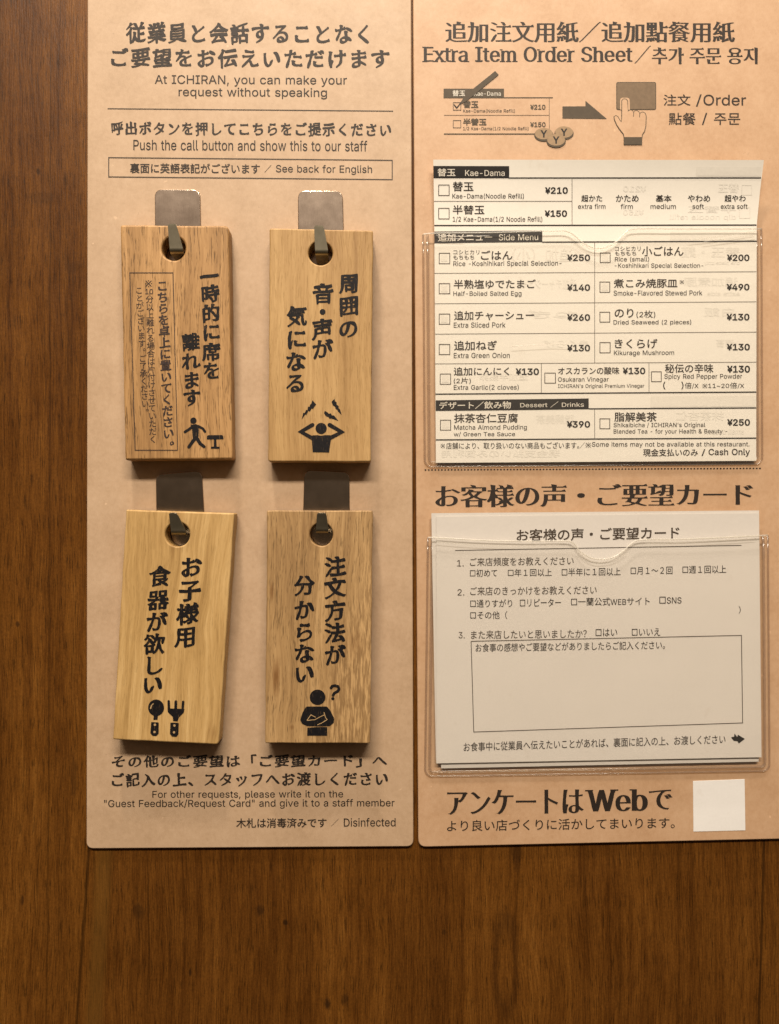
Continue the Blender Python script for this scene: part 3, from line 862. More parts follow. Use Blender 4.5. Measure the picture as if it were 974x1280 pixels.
def tag_wood(name, seed, c0, c1, c2, pores=0.5, band=1.0, slant=0.0, stains=(), figure=None, edge=None):
    t = NT(name)
    g = t.coords(scale=(1 / U,) * 3)
    gr = t.coords(off=(seed * 31, seed * 7, seed * 13), rot=(0, slant, 0), vec=g)
    w = t.noise(t.coords(scale=(.012, .02, .006), vec=gr), 1.0, 2, .5)
    sep = t.n('ShaderNodeSeparateXYZ'); t.l(gr, sep.inputs[0])
    cmb = t.n('ShaderNodeCombineXYZ')
    t.l(t.math('ADD', sep.outputs[0], t.math('MULTIPLY', w, 26.0)), cmb.inputs[0])
    t.l(sep.outputs[1], cmb.inputs[1]); t.l(sep.outputs[2], cmb.inputs[2])
    gv = cmb.outputs[0]
    broad = t.noise(t.coords(scale=(.055 * band, .06, .004), vec=gv), 1.0, 3, .55)
    med = t.noise(t.coords(scale=(.30, .3, .010), vec=gv), 1.0, 3, .6)
    fine = t.noise(t.coords(scale=(1.1, 1.1, .05), vec=gv), 1.0, 2, .6)
    v = t.math('ADD', t.math('ADD', t.math('MULTIPLY', broad, .50), t.math('MULTIPLY', med, .32)), t.math('MULTIPLY', fine, .18))
    col = t.ramp(v, [(.36, c0), (.50, c1), (.64, c2)])
    pr = t.noise(t.coords(scale=(.95, .9, .055), off=(5, 2, 3), vec=gv), 1.0, 2, .6)
    pm = t.ramp(pr, [(.57, 0.0), (.68, 1.0)])
    col = t.mix(t.math('MULTIPLY', pm, pores), col, tuple(x * .42 for x in c0))
    SX = t.n('ShaderNodeSeparateXYZ'); t.l(g, SX.inputs[0])
    if figure:      # ray figure in part of the tag
        fg = t.noise(t.coords(scale=(.42, .3, .05), rot=(0, -.5, 0), vec=g), 1.0, 3, .6)
        fm = t.ramp(t.math('DIVIDE', t.math('ADD', SX.outputs[0], t.math('MULTIPLY', SX.outputs[2], -.35)), 100.0), [(figure, 0.0), (figure + .35, 1.0)])
        fc = t.ramp(fg, [(.44, c0), (.60, tuple(min(.9, x * 1.15) for x in c2))])
        col = t.mix(t.math('MULTIPLY', fm, .6), col, fc)
    for (x, z, rx, rz, k_) in stains:
        a = t.math('DIVIDE', t.math('SUBTRACT', SX.outputs[0], x), rx)
        b = t.math('DIVIDE', t.math('SUBTRACT', SX.outputs[2], z), rz)
        r = t.math('ADD', t.math('SQRT', t.math('ADD', t.math('MULTIPLY', a, a), t.math('MULTIPLY', b, b))), t.math('MULTIPLY', t.math('SUBTRACT', med, .5), 1.5))
        col = t.mix(t.math('MULTIPLY', t.ramp(r, [(.15, 1.0), (1.0, 0.0)]), k_), col, (.16, .066, .015))
    h = t.math('SUBTRACT', t.math('MULTIPLY', fine, .6), t.math('MULTIPLY', pm, .6))
    t.bsdf(col, .55, 0, .35, h, .00016, .6)
    return t.m


def flat_mat(name, c, rough=.6, spec=.3, var=.12, worn=None):
    t = NT(name)
    g = t.coords(scale=(1 / U,) * 3)
    a = t.noise(t.coords(scale=(.25,) * 3, vec=g), 1.0, 4, .65)
    col = t.ramp(a, [(.3, tuple(x * (1 - var) for x in c)), (.7, tuple(min(1, x * (1 + var)) for x in c))])
    if worn:
        w = t.noise(t.coords(scale=(.75, .75, .16), off=(3, 5, 9), vec=g), 1.0, 3, .7)
        col = t.mix(t.math('MULTIPLY', t.ramp(w, [(.60, 0.0), (.74, 1.0)]), .7), col, worn)
    t.bsdf(col, rough, 0, spec)
    return t.m


def paper(name, c, rough=.62):
    t = NT(name)
    g = t.coords(scale=(1 / U,) * 3)
    a = t.noise(t.coords(scale=(.35,) * 3, vec=g), 1.0, 3, .6)
    b = t.noise(t.coords(scale=(.012,) * 3, vec=g), 1.0, 4, .6)
    v = t.math('ADD', t.math('MULTIPLY', a, .5), t.math('MULTIPLY', b, .5))
    col = t.ramp(v, [(.35, tuple(x * .95 for x in c)), (.65, c)])
    k_ = t.noise(t.coords(scale=(.05, .05, .028), off=(2, 6, 4), vec=g), 1.0, 4, .7)
    col = t.mix(t.math('MULTIPLY', t.ramp(k_, [(.62, 0.0), (.80, 1.0)]), .22), col, tuple(x * y for x, y in zip(c, (.62, .52, .42))))
    t.bsdf(col, rough, 0, .3, b, .0006, .35)
    return t.m


def steel(name, c, rough):
    t = NT(name)
    g = t.coords(scale=(1 / U,) * 3)
    a = t.noise(t.coords(scale=(1.3, 1, .06), vec=g), 1.0, 3, .6)
    b = t.noise(t.coords(scale=(.06, .06, .06), vec=g), 1.0, 3, .6)
    col = t.ramp(t.math('ADD', t.math('MULTIPLY', a, .5), t.math('MULTIPLY', b, .5)), [(.35, tuple(x * .85 for x in c)), (.65, c)])
    r = t.math('ADD', t.math('MULTIPLY', b, .06), rough - .03)
    t.bsdf(col, r, 1.0, .5, a, .00005, .3)
    return t.m


def film(name, tint, haze, rough, boost=1.0):
    """thin clear plastic: lets light straight through, reflects at its surface"""
    t = NT(name)
    tr = t.n('ShaderNodeBsdfTransparent'); tr.inputs[0].default_value = (*tint, 1)
    gl = t.n('ShaderNodeBsdfGlossy'); gl.inputs[0].default_value = (1, 1, 1, 1)
    gl.inputs['Roughness'].default_value = rough
    lw = t.n('ShaderNodeLayerWeight'); lw.inputs[0].default_value = .5
    fr = t.math('ADD', t.math('MULTIPLY', t.math('POWER', lw.outputs['Facing'], 5.0), .5), .03)
    df = t.n('ShaderNodeBsdfDiffuse'); df.inputs[0].default_value = (.8, .78, .72, 1)
    m0 = t.n('ShaderNodeMixShader'); m0.inputs[0].default_value = haze
    t.l(tr.outputs[0], m0.inputs[1]); t.l(df.outputs[0], m0.inputs[2])
    m1 = t.n('ShaderNodeMixShader')
    t.l(t.math('MULTIPLY', fr, boost, clamp=True), m1.inputs[0])
    t.l(m0.outputs[0], m1.inputs[1]); t.l(gl.outputs[0], m1.inputs[2])
    t.l(m1.outputs[0], t.out.inputs[0])
    return t.m


M_WALL = wood_wall()
M_LEFT = kraft('tan_kraft_board', (.455, .318, .202), (.392, .268, .164), (.505, .362, .238), .52)
M_RIGHT = kraft('orange_kraft_card', (.488, .312, .184), (.430, .262, .146), (.535, .356, .220), .50)
M_INK = flat_mat('dark_brown_ink', (.022, .015, .011), .6, .3)
M_INK_G = flat_mat('olive_grey_ink', (.068, .050, .030), .6, .3)
M_COIN = flat_mat('pale_coin_ink', (.300, .205, .118), .6, .3)
M_INK_P = flat_mat('tan_grey_ink', (.165, .112, .066), .6, .3)
M_INK_S = flat_mat('thin_grey_ink', (.058, .042, .030), .6, .3)
M_BLACK = flat_mat('black_printing_ink', (.010, .008, .007), .6, .3)
M_TAGINK = flat_mat('black_branded_ink', (.006, .005, .006), .6, .2, .4, (.16, .095, .042))
M_TAGFINE = flat_mat('worn_thin_ink', (.030, .018, .016), .6, .3, .4, (.24, .145, .065))
M_KNOCK = flat_mat('pale_reversed_lettering', (.62, .58, .50))
M_LINEWOOD = flat_mat('bare_wood_line', (.40, .27, .13))
M_GHOST = flat_mat('faint_show_through', (.680, .648, .578), .7, .2, .04)
M_PAPER = paper('white_order_paper', (.750, .715, .640))
M_PAPER2 = paper('white_card_paper', (.640, .602, .552))
M_STICK = paper('white_sticker', (.76, .75, .73), .5)
M_STEEL = steel('brushed_steel', (.52, .43, .35), .22)
M_TONGUE = steel('worn_steel', (.42, .38, .28), .42)
M_FILM = film('clear_plastic_film', (.995, .992, .985), .012, .10, .8)
M_SEAM = film('milky_plastic_seam', (.88, .82, .74), .07, .16, 1.3)
M_EDGE = film('highlight_plastic_edge', (.94, .92, .88), .30, .25, 1.6)  # the pale highlight along the pocket mouth is mixed in as haze
M_GLARE_CREASE = film('soft_glare_crease', (.96, .94, .91), .16, .30, 1.4)

# ------------------------------------------------------------------ wall
V = [P(-1600, -1600, 0), P(2600, -1600, 0), P(2600, 2800, 0), P(-1600, 2800, 0)]
for v in V: v.y = 0
V += [v + Vector((0, .012, 0)) for v in V]
wall = mesh('wall', V, [(0, 3, 2, 1), (4, 5, 6, 7), (0, 1, 5, 4), (1, 2, 6, 5), (2, 3, 7, 6), (3, 0, 4, 7)], M_WALL)
wall['kind'] = 'structure'
wall['label'] = 'dark brown stained wooden wall with vertical grain and knots'

# ------------------------------------------------------------------ left board
LB = 5.0
board = thing('notice_board', 'tall tan notice board on the left, holding four wooden tags on steel hooks', 'notice board', 312, 1058, 0)
plate('backing_board', rounded([(109.5, -70), (514, -70), (517, 1058.3), (108, 1061)], [8, 8, 9, 9]), 0.1, LB, M_LEFT, board, bevel=1.2)
p = Print(LB)
p.text('従業員と会話することなく', 157.4, 461.4, 26.5, 55, 'brush', 2)
p.text('ご要望をお伝えいただけます', 138.8, 487.2, 58.5, 85, 'brush', 2)
p.build('heading_text', M_INK, board)
p = Print(LB)
p.text('At ICHIRAN, you can make your', 193.6, 433.8, 93.6, 107.5, 'sans', 1)
p.text('request without speaking', 223.3, 408.8, 109, 123, 'sans', 1)
p.build('english_heading_text', M_INK, board)
Print(LB).line((134.5, 135.7), (491.5, 138.8), 1.1).build('divider_line', M_INK_S, board)
p = Print(LB)
p.text('呼出ボタンを押してこちらをご提示ください', 138.8, 489, 151.5, 169.5, 'brush', 2)
p.build('call_button_text', M_INK, board)
p = Print(LB)
p.text('Push the call button and show this to our staff', 166.8, 459.2, 174.2, 187.6, 'sans', 1.6)
p.build('english_call_button_text', M_INK, board)
p = Print(LB)
p.frame([(135.4, 196.3), (491, 199.7), (491, 225), (135.4, 221.6)], 1.2)
fr = p.build('notice_frame', M_INK_S, board)
p = Print(LB)
p.text('裏面に英語表記がございます', 162.5, 325, 203.6, 216.4, 'med', 1)
p.text('／', 330.7, 339.3, 206, 215.6, 'sans')
p.text('See back for English', 345, 465.2, 205.8, 217.8, 'sans', .8)
p.build('framed_notice_text', M_INK, board)
p = Print(LB)
p.text('その他のご要望は「ご要望カード」へ', 139.7, 483.8, 943.4, 961, 'brush', -1.5)
p.text('ご記入の上、スタッフへお渡しください', 139.7, 485, 966, 984.6, 'brush', -1.5)
p.build('request_card_text', M_INK, board)
p = Print(LB)
p.text('For other requests, please write it on the', 190.6, 429, 988.4, 999.6, 'sans', -.6)
p.text('"Guest Feedback/Request Card" and give it to a staff member', 130.2, 493.3, 999.6, 1011.4, 'sans', -1)
p.build('english_request_card_text', M_INK, board)
p = Print(LB)
p.text('木札は消毒済みです', 295.3, 408.3, 1022.8, 1035, 'med', -.5)
p.text('／', 414, 423.4, 1023.5, 1033, 'light')
p.text('Disinfected', 429.9, 494.6, 1022.6, 1033.4, 'sans', -.4)
p.build('disinfected_text', M_INK, board)

# ------------------------------------------------------------------ hooks (parts of the board) and tags
TB, TF = 8.5, 30.5           # back and front of the hanging tags


def hook(quad, tongue, front=TF):
    """steel plate with a tongue bent out of it; tongue = (top left x, top right x, top y, bottom left x, bottom right x, bottom y)"""
    pl = plate('hook', rounded(quad, [9.5, 9.5, 3, 3]), LB + .05, LB + 2.2, M_STEEL, board, bevel=.9)
    a0, a1, ty, b0, b1, by = tongue
    fl = front + 3.0
    path = []
    # world points left/right along the strip: out of the plate, round the bend, up in front of the tag
    Lb, Rb = P(b0, by, fl), P(b1, by, fl)
    Lt, Rt = P(a0, ty, fl + 5.0), P(a1, ty, fl + 5.0)
    back_y = -(LB + 1.5) * U
    seq = [(Vector((Lb.x, back_y, Lb.z - 1.0 * U)), Vector((Rb.x, back_y, Rb.z - 1.0 * U)))]
    r = 5.0 * U
    for k in range(7):
        a = math.pi / 2 * k / 6
        dy_, dz_ = r * (1 - math.sin(a)), r * (1 - math.cos(a))
        seq.append((Lb + Vector((0, dy_, dz_)), Rb + Vector((0, dy_, dz_))))
    for k in range(1, 5):
        s = k / 5
        st = Lb + Vector((0, 0, r)); sr = Rb + Vector((0, 0, r))
        seq.append((st.lerp(Lt, s), sr.lerp(Rt, s)))
    for k in range(1, 7):       # rounded tip
        a = math.pi / 2 * k / 6
        c = (Lt + Rt) / 2
        up = (Lt - Lb).normalized()
        hw = (Rt - Lt) / 2
        base = c - up * (2.5 * U)
        q = base + up * (2.5 * U * math.sin(a))
        wv = hw * (0.55 + 0.45 * math.cos(a))
        seq.append((q - wv, q + wv))
    th = 1.6 * U
    V_, F_ = [], []
    for i, (l, r_) in enumerate(seq):
        pl_, pr_ = seq[max(0, i - 1)], seq[min(len(seq) - 1, i + 1)]
        d = (pr_[0] + pr_[1] - pl_[0] - pl_[1]).normalized()
        n_ = d.cross((r_ - l).normalized()).normalized() * (th / 2)
        V_ += [l - n_, r_ - n_, r_ + n_, l + n_]
    for i in range(len(seq) - 1):
        for k in range(4):
            F_.append((i * 4 + k, i * 4 + (k + 1) % 4, i * 4 + 4 + (k + 1) % 4, i * 4 + 4 + k))
    F_.append((3, 2, 1, 0)); m_ = (len(seq) - 1) * 4; F_.append((m_, m_ + 1, m_ + 2, m_ + 3))
    o = mesh('hook_tongue', V_, F_, M_TONGUE, pl, True, root=board)
    bm = bmesh.new(); bm.from_mesh(o.data)
    bmesh.ops.recalc_face_normals(bm, faces=bm.faces)
    bm.to_mesh(o.data); bm.free()
    o.data.set_sharp_from_angle(angle=math.radians(40))
    return pl


hook([(193.4, 236.5), (250.2, 237), (252, 330), (194, 330)], (209.8, 220.5, 280, 212.3, 228.7, 315))
hook([(372.5, 238), (428.4, 238.6), (431, 335), (373, 335)], (392.7, 404.7, 282, 394, 410, 317))
hook([(194.7, 593), (252.5, 587.8), (258, 690), (196, 690)], (211.3, 221.5, 641, 214, 232, 667.5))
hook([(380.5, 587), (437, 590), (437.8, 690), (377.5, 690)], (396.4, 408, 641, 395.2, 410.3, 665.4))

TAGS = 'wooden request tags hanging on the notice board'


def tag(label, quad, hole, mat, rot, r=(3, 3, 3, 3), bevel=1.8):
    c = [sum(q[i] for q in quad) / 4 for i in (0, 1)]
    t = thing('wooden_tag', label, 'wooden tag', c[0], c[1], TB, rot, TAGS)
    bpy.context.view_layer.update()
    # finely split outline so edges can be slightly uneven
    out = rounded(quad, list(r), 4)
    dense = []
    for i in range(len(out)):
        a, b = out[i], out[(i + 1) % len(out)]
        d = math.hypot(b[0] - a[0], b[1] - a[1])
        k_ = max(1, int(d / 9))
        for j in range(k_): dense.append((a[0] + (b[0] - a[0]) * j / k_, a[1] + (b[1] - a[1]) * j / k_))
    plate('wooden_body', dense, TB, TF, mat, t, holes=[ellipse(*hole, n=40)], bevel=bevel, wob=.7)
    return t


def Z(ox, oy, s):
    return lambda *pts: [(ox + x / s, oy + y / s) for x, y in pts]


# --- tag: leaving the seat for a moment
W1 = tag_wood('tag_wood_porous', 1, (0.228, 0.120, 0.042), (0.362, 0.203, 0.077), (0.497, 0.292, 0.122), .85, 1.0, .03, stains=[(-4, 118, 26, 26, .3)])
t1 = tag('wooden tag with a walking figure beside a stool and a framed column of small print', [(150.5, 281), (286, 282), (290.5, 574), (156.5, 575)],
         (217.2, 310.5, 14.9), W1, math.radians(1.0), (3, 6, 3, 3), 2.4)
TIN = TF
p = Print(TIN)
p.column([('一', 261.6, 345.7), ('時', 262.5, 367.4), ('的', 263.6, 391.5), ('に', 264, 415), ('席', 264, 439.7), ('を', 264.8, 463.5)], 23, 'brushb', -.02)
p.column([('離', 238.5, 427.3), ('れ', 238.5, 451.3), ('ま', 239.3, 475.5), ('す', 240, 497.6)], 22.5, 'brushb', -.02)
p.build('label_text', M_TAGINK, t1)
p = Print(TIN)
p.frame([(161.8, 340.5), (216.8, 340.5), (222.6, 563.2), (168.5, 563.2)], 1.0)
p.build('print_frame', M_TAGFINE, t1)
p = Print(TIN)
p.vertical('こちらを卓上に置いてください。', 202.9, 357.3, 211.3, 556, 14.2, 'brush', -.03)
p.column([('※', 185.8, 354.4)], 12, 'sans')
p.column([('1', 183.6, 364), ('0', 189.2, 364)], 9.5, 'med')
p.vertical('分以上離れる場合は片付けさせていただく', 187, 374, 191.3, 549, 10.2, 'sans', -.03)
p.vertical('ことがございます。ご了承ください。', 174, 363, 182, 514, 9.8, 'sans', -.03)
p.build('small_print_text', M_TAGFINE, t1)
z = Z(140, 500, 6.0875)
p = Print(TIN)
p.loops(ellipse(241.9, 525.8, 4.0))
p.loops(z((600, 190), (640, 182), (662, 200), (660, 270), (650, 300), (618, 300), (612, 260), (610, 215)))
p.loops(stroke(z((612, 203), (580, 228), (555, 243)), 3.4))
p.loops(stroke(z((655, 198), (692, 218), (708, 240)), 3.2))
p.loops(stroke(z((635, 290), (610, 322), (584, 358)), 4.6, w1=3.8))
p.loops(stroke(z((640, 280), (670, 330), (702, 355)), 4.6, w1=3.8))
p.loops(rounded(z((724, 268), (845, 266), (850, 298), (722, 300)), [2.4, 2.4, .6, .6]))
p.loops(z((775, 298), (795, 298), (797, 360), (776, 360)))
p.loops(rounded(z((755, 355), (818, 355), (822, 370), (752, 370)), .8))
p.build('pictogram', M_TAGINK, t1)

# --- tag: bothered by noise
W2 = tag_wood('tag_wood_golden', 2, (0.294, 0.167, 0.058), (0.397, 0.241, 0.094), (0.495, 0.318, 0.135), .22, .8, 0, stains=[(0, 115, 26, 26, .3)])
t2 = tag('wooden tag with a figure clutching its head under three lightning bolts', [(337, 285), (466.5, 288), (463.5, 577.5), (335.3, 577)],
         (400.7, 316.5, 15), W2, math.radians(0.3))
p = Print(TIN)
p.column([('周', 436.5, 354.3), ('囲', 436.2, 382.3), ('の', 435.6, 410.6)], 25.5, 'brushb', .01)
p.column([('音', 403.8, 367.3), ('声', 403, 411.5), ('が', 403.2, 436.6)], 26, 'brushb', .01)
p.loops(ellipse(403.4, 389.8, 3.6))
p.column([('気', 371.4, 395.3), ('に', 370.6, 423.7), ('な', 369.7, 452), ('る', 369.7, 479.2)], 26, 'brushb', .01)
p.build('label_text', M_TAGINK, t2)
z = Z(325, 490, 6.0875)
p = Print(TIN)
p.loops(z((400, 62), (428, 95), (402, 130), (394, 124), (380, 150), (370, 143), (352, 175), (345, 170), (318, 210), (330, 158), (340, 160), (352, 135), (362, 138), (366, 110), (376, 114), (384, 92), (390, 92)))
p.loops(z((568, 52), (572, 70), (584, 78), (584, 95), (600, 108), (600, 125), (610, 132), (622, 175), (594, 146), (590, 136), (576, 128), (572, 112), (556, 102), (545, 74)))
p.loops(z((494, 142), (518, 158), (524, 165), (540, 162), (548, 178), (564, 178), (598, 220), (556, 205), (546, 202), (530, 202), (522, 190), (502, 184), (488, 160)))
p.loops(ellipse(325 + 466 / 6.0875, 490 + 277 / 6.0875, 7.0))
p.loops(stroke(z((400, 250), (312, 302), (400, 352)), 5.0))
p.loops(stroke(z((530, 250), (622, 304), (530, 352)), 5.2))
p.loops(rounded(z((392, 330), (440, 328), (466, 333), (492, 328), (545, 328), (527, 460), (402, 458)), [2, .5, .5, .5, 2, .6, .6]))
p.build('pictogram', M_TAGINK, t2)

# --- tag: tableware for a child
W3 = tag_wood('tag_wood_honey', 3, (0.323, 0.191, 0.064), (0.460, 0.290, 0.110), (0.587, 0.397, 0.173), .20, 1.3, 0, stains=[(-1, 115, 26, 26, .28), (60, -120, 6, 16, .3)])
t3 = tag('crookedly hanging wooden tag with a spoon and fork printed at its foot', [(157.7, 637), (293, 641.5), (273.5, 931), (141, 924.5)],
         (222.2, 668, 15.3), W3, math.radians(3.5), (2, 2, 5, 2))
R3 = math.radians(3.4)
p = Print(TIN)
p.column([('お', 239, 708.8), ('子', 237.2, 738.4), ('様', 234.6, 767.4), ('用', 232, 796)], 27.5, 'brushb', R3)
p.column([('食', 199.7, 720.6), ('器', 197.5, 750), ('が', 196, 777.7), ('欲', 192.9, 805), ('し', 192.2, 831.7), ('い', 190.5, 855.6)], 26.5, 'brushb', R3)
p.build('label_text', M_TAGINK, t3)
z = Z(130, 830, 5.411)
p = Print(TIN)
p.loops(ellipse(130 + 353 / 5.411, 830 + 296 / 5.411, 10, 10.4))
p.loops(z((338, 345), (366, 345), (362, 378), (334, 378)))
p.loops(rounded(z((320, 392), (371, 395), (370, 470), (355, 488), (328, 486), (314, 468)), [1, 1, 1.5, 2.5, 2.5, 1.5]))
p.loops(stroke(z((438, 252), (440, 305)), 3.2)); p.loops(stroke(z((487, 254), (484, 340)), 3.6)); p.loops(stroke(z((536, 256), (532, 310)), 3.2))
p.loops(rounded(z((430, 300), (545, 304), (540, 330), (508, 360), (498, 388), (468, 386), (466, 358), (432, 326)), [.3, .3, 2.5, 2, .4, .4, 2, 2.5]))
p.loops(rounded(z((450, 396), (506, 398), (504, 474), (490, 493), (460, 491), (446, 472)), [1, 1, 1.5, 2.5, 2.5, 1.5]))
p.build('pictogram', M_TAGINK, t3)
p = Print(TIN + .1)
for x, y in ((345, 411), (342, 460), (477, 416), (474, 462)):
    p.loops(ellipse(130 + x / 5.411, 830 + y / 5.411, 1.5))
p.loops(stroke(z((316, 300), (322, 280), (334, 268)), 1.6, w1=1.0))
p.build('pictogram_highlight', M_LINEWOOD, t3)

# --- tag: does not know how to order
W4 = tag_wood('tag_wood_grey_brown', 4, (0.225, 0.130, 0.052), (0.350, 0.214, 0.090), (0.493, 0.318, 0.145), .72, 1.1, 0,
              stains=[(4, 116, 26, 26, .3), (-49, -56, 6.5, 26, .8), (-56, 45, 3.5, 12, .6), (46, -18, 16, 22, .35), (-30, -118, 4, 4, .5)], figure=.15)
t4 = tag('wooden tag with a brown stain and a figure with folded arms under a question mark', [(334, 638), (466, 638.3), (463, 929.3), (331.5, 929)],
         (401.8, 668, 14.6), W4, math.radians(0.5), (2, 2, 2, 2), 1.4)
p = Print(TIN)
p.column([('注', 419, 708), ('文', 419, 735), ('方', 419, 763.5), ('法', 418.8, 791), ('が', 419, 819)], 26.5, 'brushb', .0)
p.column([('分', 380.8, 731.8), ('か', 380.3, 762.3), ('ら', 380.6, 790.3), ('な', 380.3, 817), ('い', 380.3, 842)], 26, 'brushb', .0)
p.build('label_text', M_TAGINK, t4)
z = Z(320, 840, 5.411)
p = Print(TIN)
p.loops(ellipse(320 + 417 / 5.411, 840 + 171 / 5.411, 9.8, 9.7))
p.loops(rounded(z((340, 233), (480, 233), (505, 262), (530, 315), (526, 345), (500, 366), (418, 368), (345, 366), (312, 350), (300, 325), (315, 275)), [3, 3, 3, 3, 3, 3, .2, 3, 3, 3, 3], 4))
p.loops(z((348, 377), (415, 372), (482, 372), (482, 431), (347, 431)))
p.loops(stroke([(320 + x / 5.411, 840 + y / 5.411) for x, y in ((508, 108), (516, 96), (535, 92), (556, 98), (562, 115), (554, 130), (530, 143), (522, 158))], 3.5))
p.loops(ellipse(320 + 521 / 5.411, 840 + 180 / 5.411, 2.0))
p.build('pictogram', M_TAGINK, t4)
p = Print(TIN + .1)
p.loops(stroke(z((345, 328), (400, 322), (440, 300), (465, 290)), .9, False))
p.loops(stroke(z((345, 328), (372, 290), (405, 306)), .9, False))
p.loops(stroke(z((460, 272), (472, 310), (482, 322), (445, 345), (415, 358)), .9, False))
p.build('pictogram_arm_line', M_LINEWOOD, t4)

# ------------------------------------------------------------------ right card
RC = 5.0
card = thing('order_card', 'orange-tan display card on the right, with two clear pockets and a white sticker', 'display card', 740, 1055, 0)
plate('backing_card', rounded([(516, -70), (986, -70), (994, 1048.5), (523, 1059)], [8, 8, 9, 10]), 0.1, RC, M_RIGHT, card, bevel=1.2)
p = Print(RC)
p.text('追加注文用紙／追加點餐用紙', 556.7, 918.8, 26.7, 52.6, 'mincho')
p.text('Extra Item Order Sheet', 528, 791, 58.3, 77.2, 'mincho', track=.01)
p.text('／', 793, 814, 57, 79, 'mincho')
p.text('추가 주문 용지', 815, 947.4, 59, 80, 'mincho')
p.build('heading_text', M_INK, card)

p = Print(RC)   # how-to drawing: printed order sheet
p.loops([(554.6, 110.8), (630.1, 110.8), (630.1, 121.4), (554.6, 121.4)])
p.line((554.6, 122), (691.2, 122), 1.1)
p.line((555, 167.4), (676, 167.4), 1.3)
p.text('替玉', 579, 598.1, 125.8, 135, 'bold')
p.text('半替玉', 579, 608.3, 147.9, 156.8, 'bold')
p.text('¥210', 662.9, 682, 130.7, 137, 'bold')
p.text('¥150', 662.9, 682.2, 152.6, 158.9, 'bold')
sample = p.build('sample_order_drawing', M_INK_G, card)
p = Print(RC)
p.text('Kae-Dama(Noodle Refill)', 579, 643.8, 136.3, 141.2, 'sans')
p.text('1/2 Kae-Dama(1/2 Noodle Refill)', 579, 661, 158.4, 163.3, 'sans')
p.line((555, 144), (686.6, 144), .5); p.line((686.7, 123), (686.7, 166), .5)
p.box(566.3, 127.8, 576.5, 137.9, .7); p.box(566.3, 150.2, 576.5, 160, .7)
p.build('sample_fine_print', M_INK_S, sample, root=card)
Print(RC + .15).loops(stroke([(568, 131), (571, 134.8), (578, 126)], 1.3)).build('check_mark', M_BLACK, sample, root=card)
p = Print(RC + .2)
p.text('替玉', 565.8, 581.6, 112.8, 120.2, 'med')
p.text('Kae-Dama', 592.7, 626.2, 114.4, 119.8, 'sans')
p.build('sample_bar_text', M_KNOCK, sample, root=card)
z = Z(540, 80, 5.126)
p = Print(RC + .4)
p.loops(z((405, 45), (428, 68), (245, 218), (222, 238), (182, 258), (202, 212), (225, 190)))
p.build('pencil_drawing', M_INK_G, card)
for cx, cy in ((679.9, 167.6), (705.2, 165.6), (695.3, 175.4)):
    up = .55 if cy > 170 else .3
    p = Print(RC + up)
    p.loops(ellipse(cx, cy + 1.0, 12.0, 8.2))
    coin = p.build('coin_drawing', M_INK_G, card)
    Print(RC + up + .1).loops(ellipse(cx, cy - .5, 11.2, 7.2)).build('coin_face', M_COIN, coin, root=card)
    Print(RC + up + .2).text('Y', cx - 4.2, cx + 4.2, cy - 5, cy + 4.2, 'bold').build('coin_letter', M_BLACK, coin, root=card)
Print(RC).loops([(703.2, 133), (732, 132.8), (732, 126), (758.7, 148.6), (703.2, 148)]).build('arrow_drawing', M_INK_G, card)
z = Z(700, 80, 3.746)
Print(RC).loops(rounded([(770.5, 102.5), (820.3, 102.5), (820.3, 137.2), (770.5, 137.2)], 2.5)).build('button_outline', M_INK_G, card)
bt = Print(RC + .12).loops(rounded([(771.4, 103.4), (819.4, 103.4), (819.4, 136.3), (771.4, 136.3)], 2)).build('button_drawing', M_INK_P, card)
p = Print(RC + .3)
HAND = z((290, 172), (296, 165), (304, 163), (312, 166), (317, 174), (319, 222), (324, 217), (333, 215), (341, 219), (345, 228), (350, 220), (360, 218), (370, 224), (374, 234),
         (380, 227), (390, 225), (400, 232), (404, 245), (402, 290), (396, 315), (386, 330), (384, 345), (301, 345), (298, 328), (282, 308), (266, 284), (255, 258), (254, 246), (262, 242), (271, 246), (280, 262), (288, 272), (290, 250))
halo = Print(RC + .22).loops(rounded(z((282, 158), (326, 158), (328, 214), (282, 214)), [3.5, 3.5, .3, .3])).build('hand_halo', M_RIGHT, card)
L_ = HAND if area2(HAND) > 0 else HAND[::-1]
p.loops(offset(L_, .55))
hd = p.build('hand_drawing', M_INK_G, card)
p = Print(RC + .42)
p.loops(offset(L_, -.35))
p.build('hand_fill', M_RIGHT, hd, root=card)
Print(RC + .5).loops(z((299, 342), (385, 342), (385, 378), (299, 378))).build('cuff', M_INK_G, hd, root=card)
p = Print(RC + .5)
for a_, b_ in (((345, 228), (345, 246)), ((374, 234), (373, 250))):
    p.loops(stroke(z(a_, b_), .8, False))
p.build('knuckle_line', M_INK_G, hd, root=card)
p = Print(RC)
p.text('注文', 829.5, 863.4, 117.9, 132, 'sans'); p.text('/', 870, 877.3, 117.9, 133, 'sans'); p.text('Order', 879.4, 932.8, 118.2, 131.8, 'sans')
p.text('點餐', 836.1, 869.8, 140.9, 156, 'sans'); p.text('/', 877.5, 884.2, 141, 156, 'sans'); p.text('주문', 892.7, 925.6, 141.4, 156, 'sans')
p.build('order_text', M_INK, card)
p = Print(RC)
x = 532.0
while x < 953:
    y = 587.4 + (585.4 - 587.4) * (x - 532) / 421
    p.loops(ellipse(x, y, 1.25, .95, 8)); x += 4.1
p.build('dotted_line', M_INK, card)
p = Print(RC)
p.text('お客様の声・ご要望カード', 544.2, 942, 606, 634.3, 'minchob', -2.5)
p.build('customer_card_heading_text', M_INK, card)
p = Print(RC)
p.text('アンケートは', 559, 730, 988, 1018.5, 'minchob', -2)
p.text('Web', 731.5, 810, 987.5, 1015, 'minchob', -1.5)
p.text('で', 811, 841, 987, 1012, 'minchob')
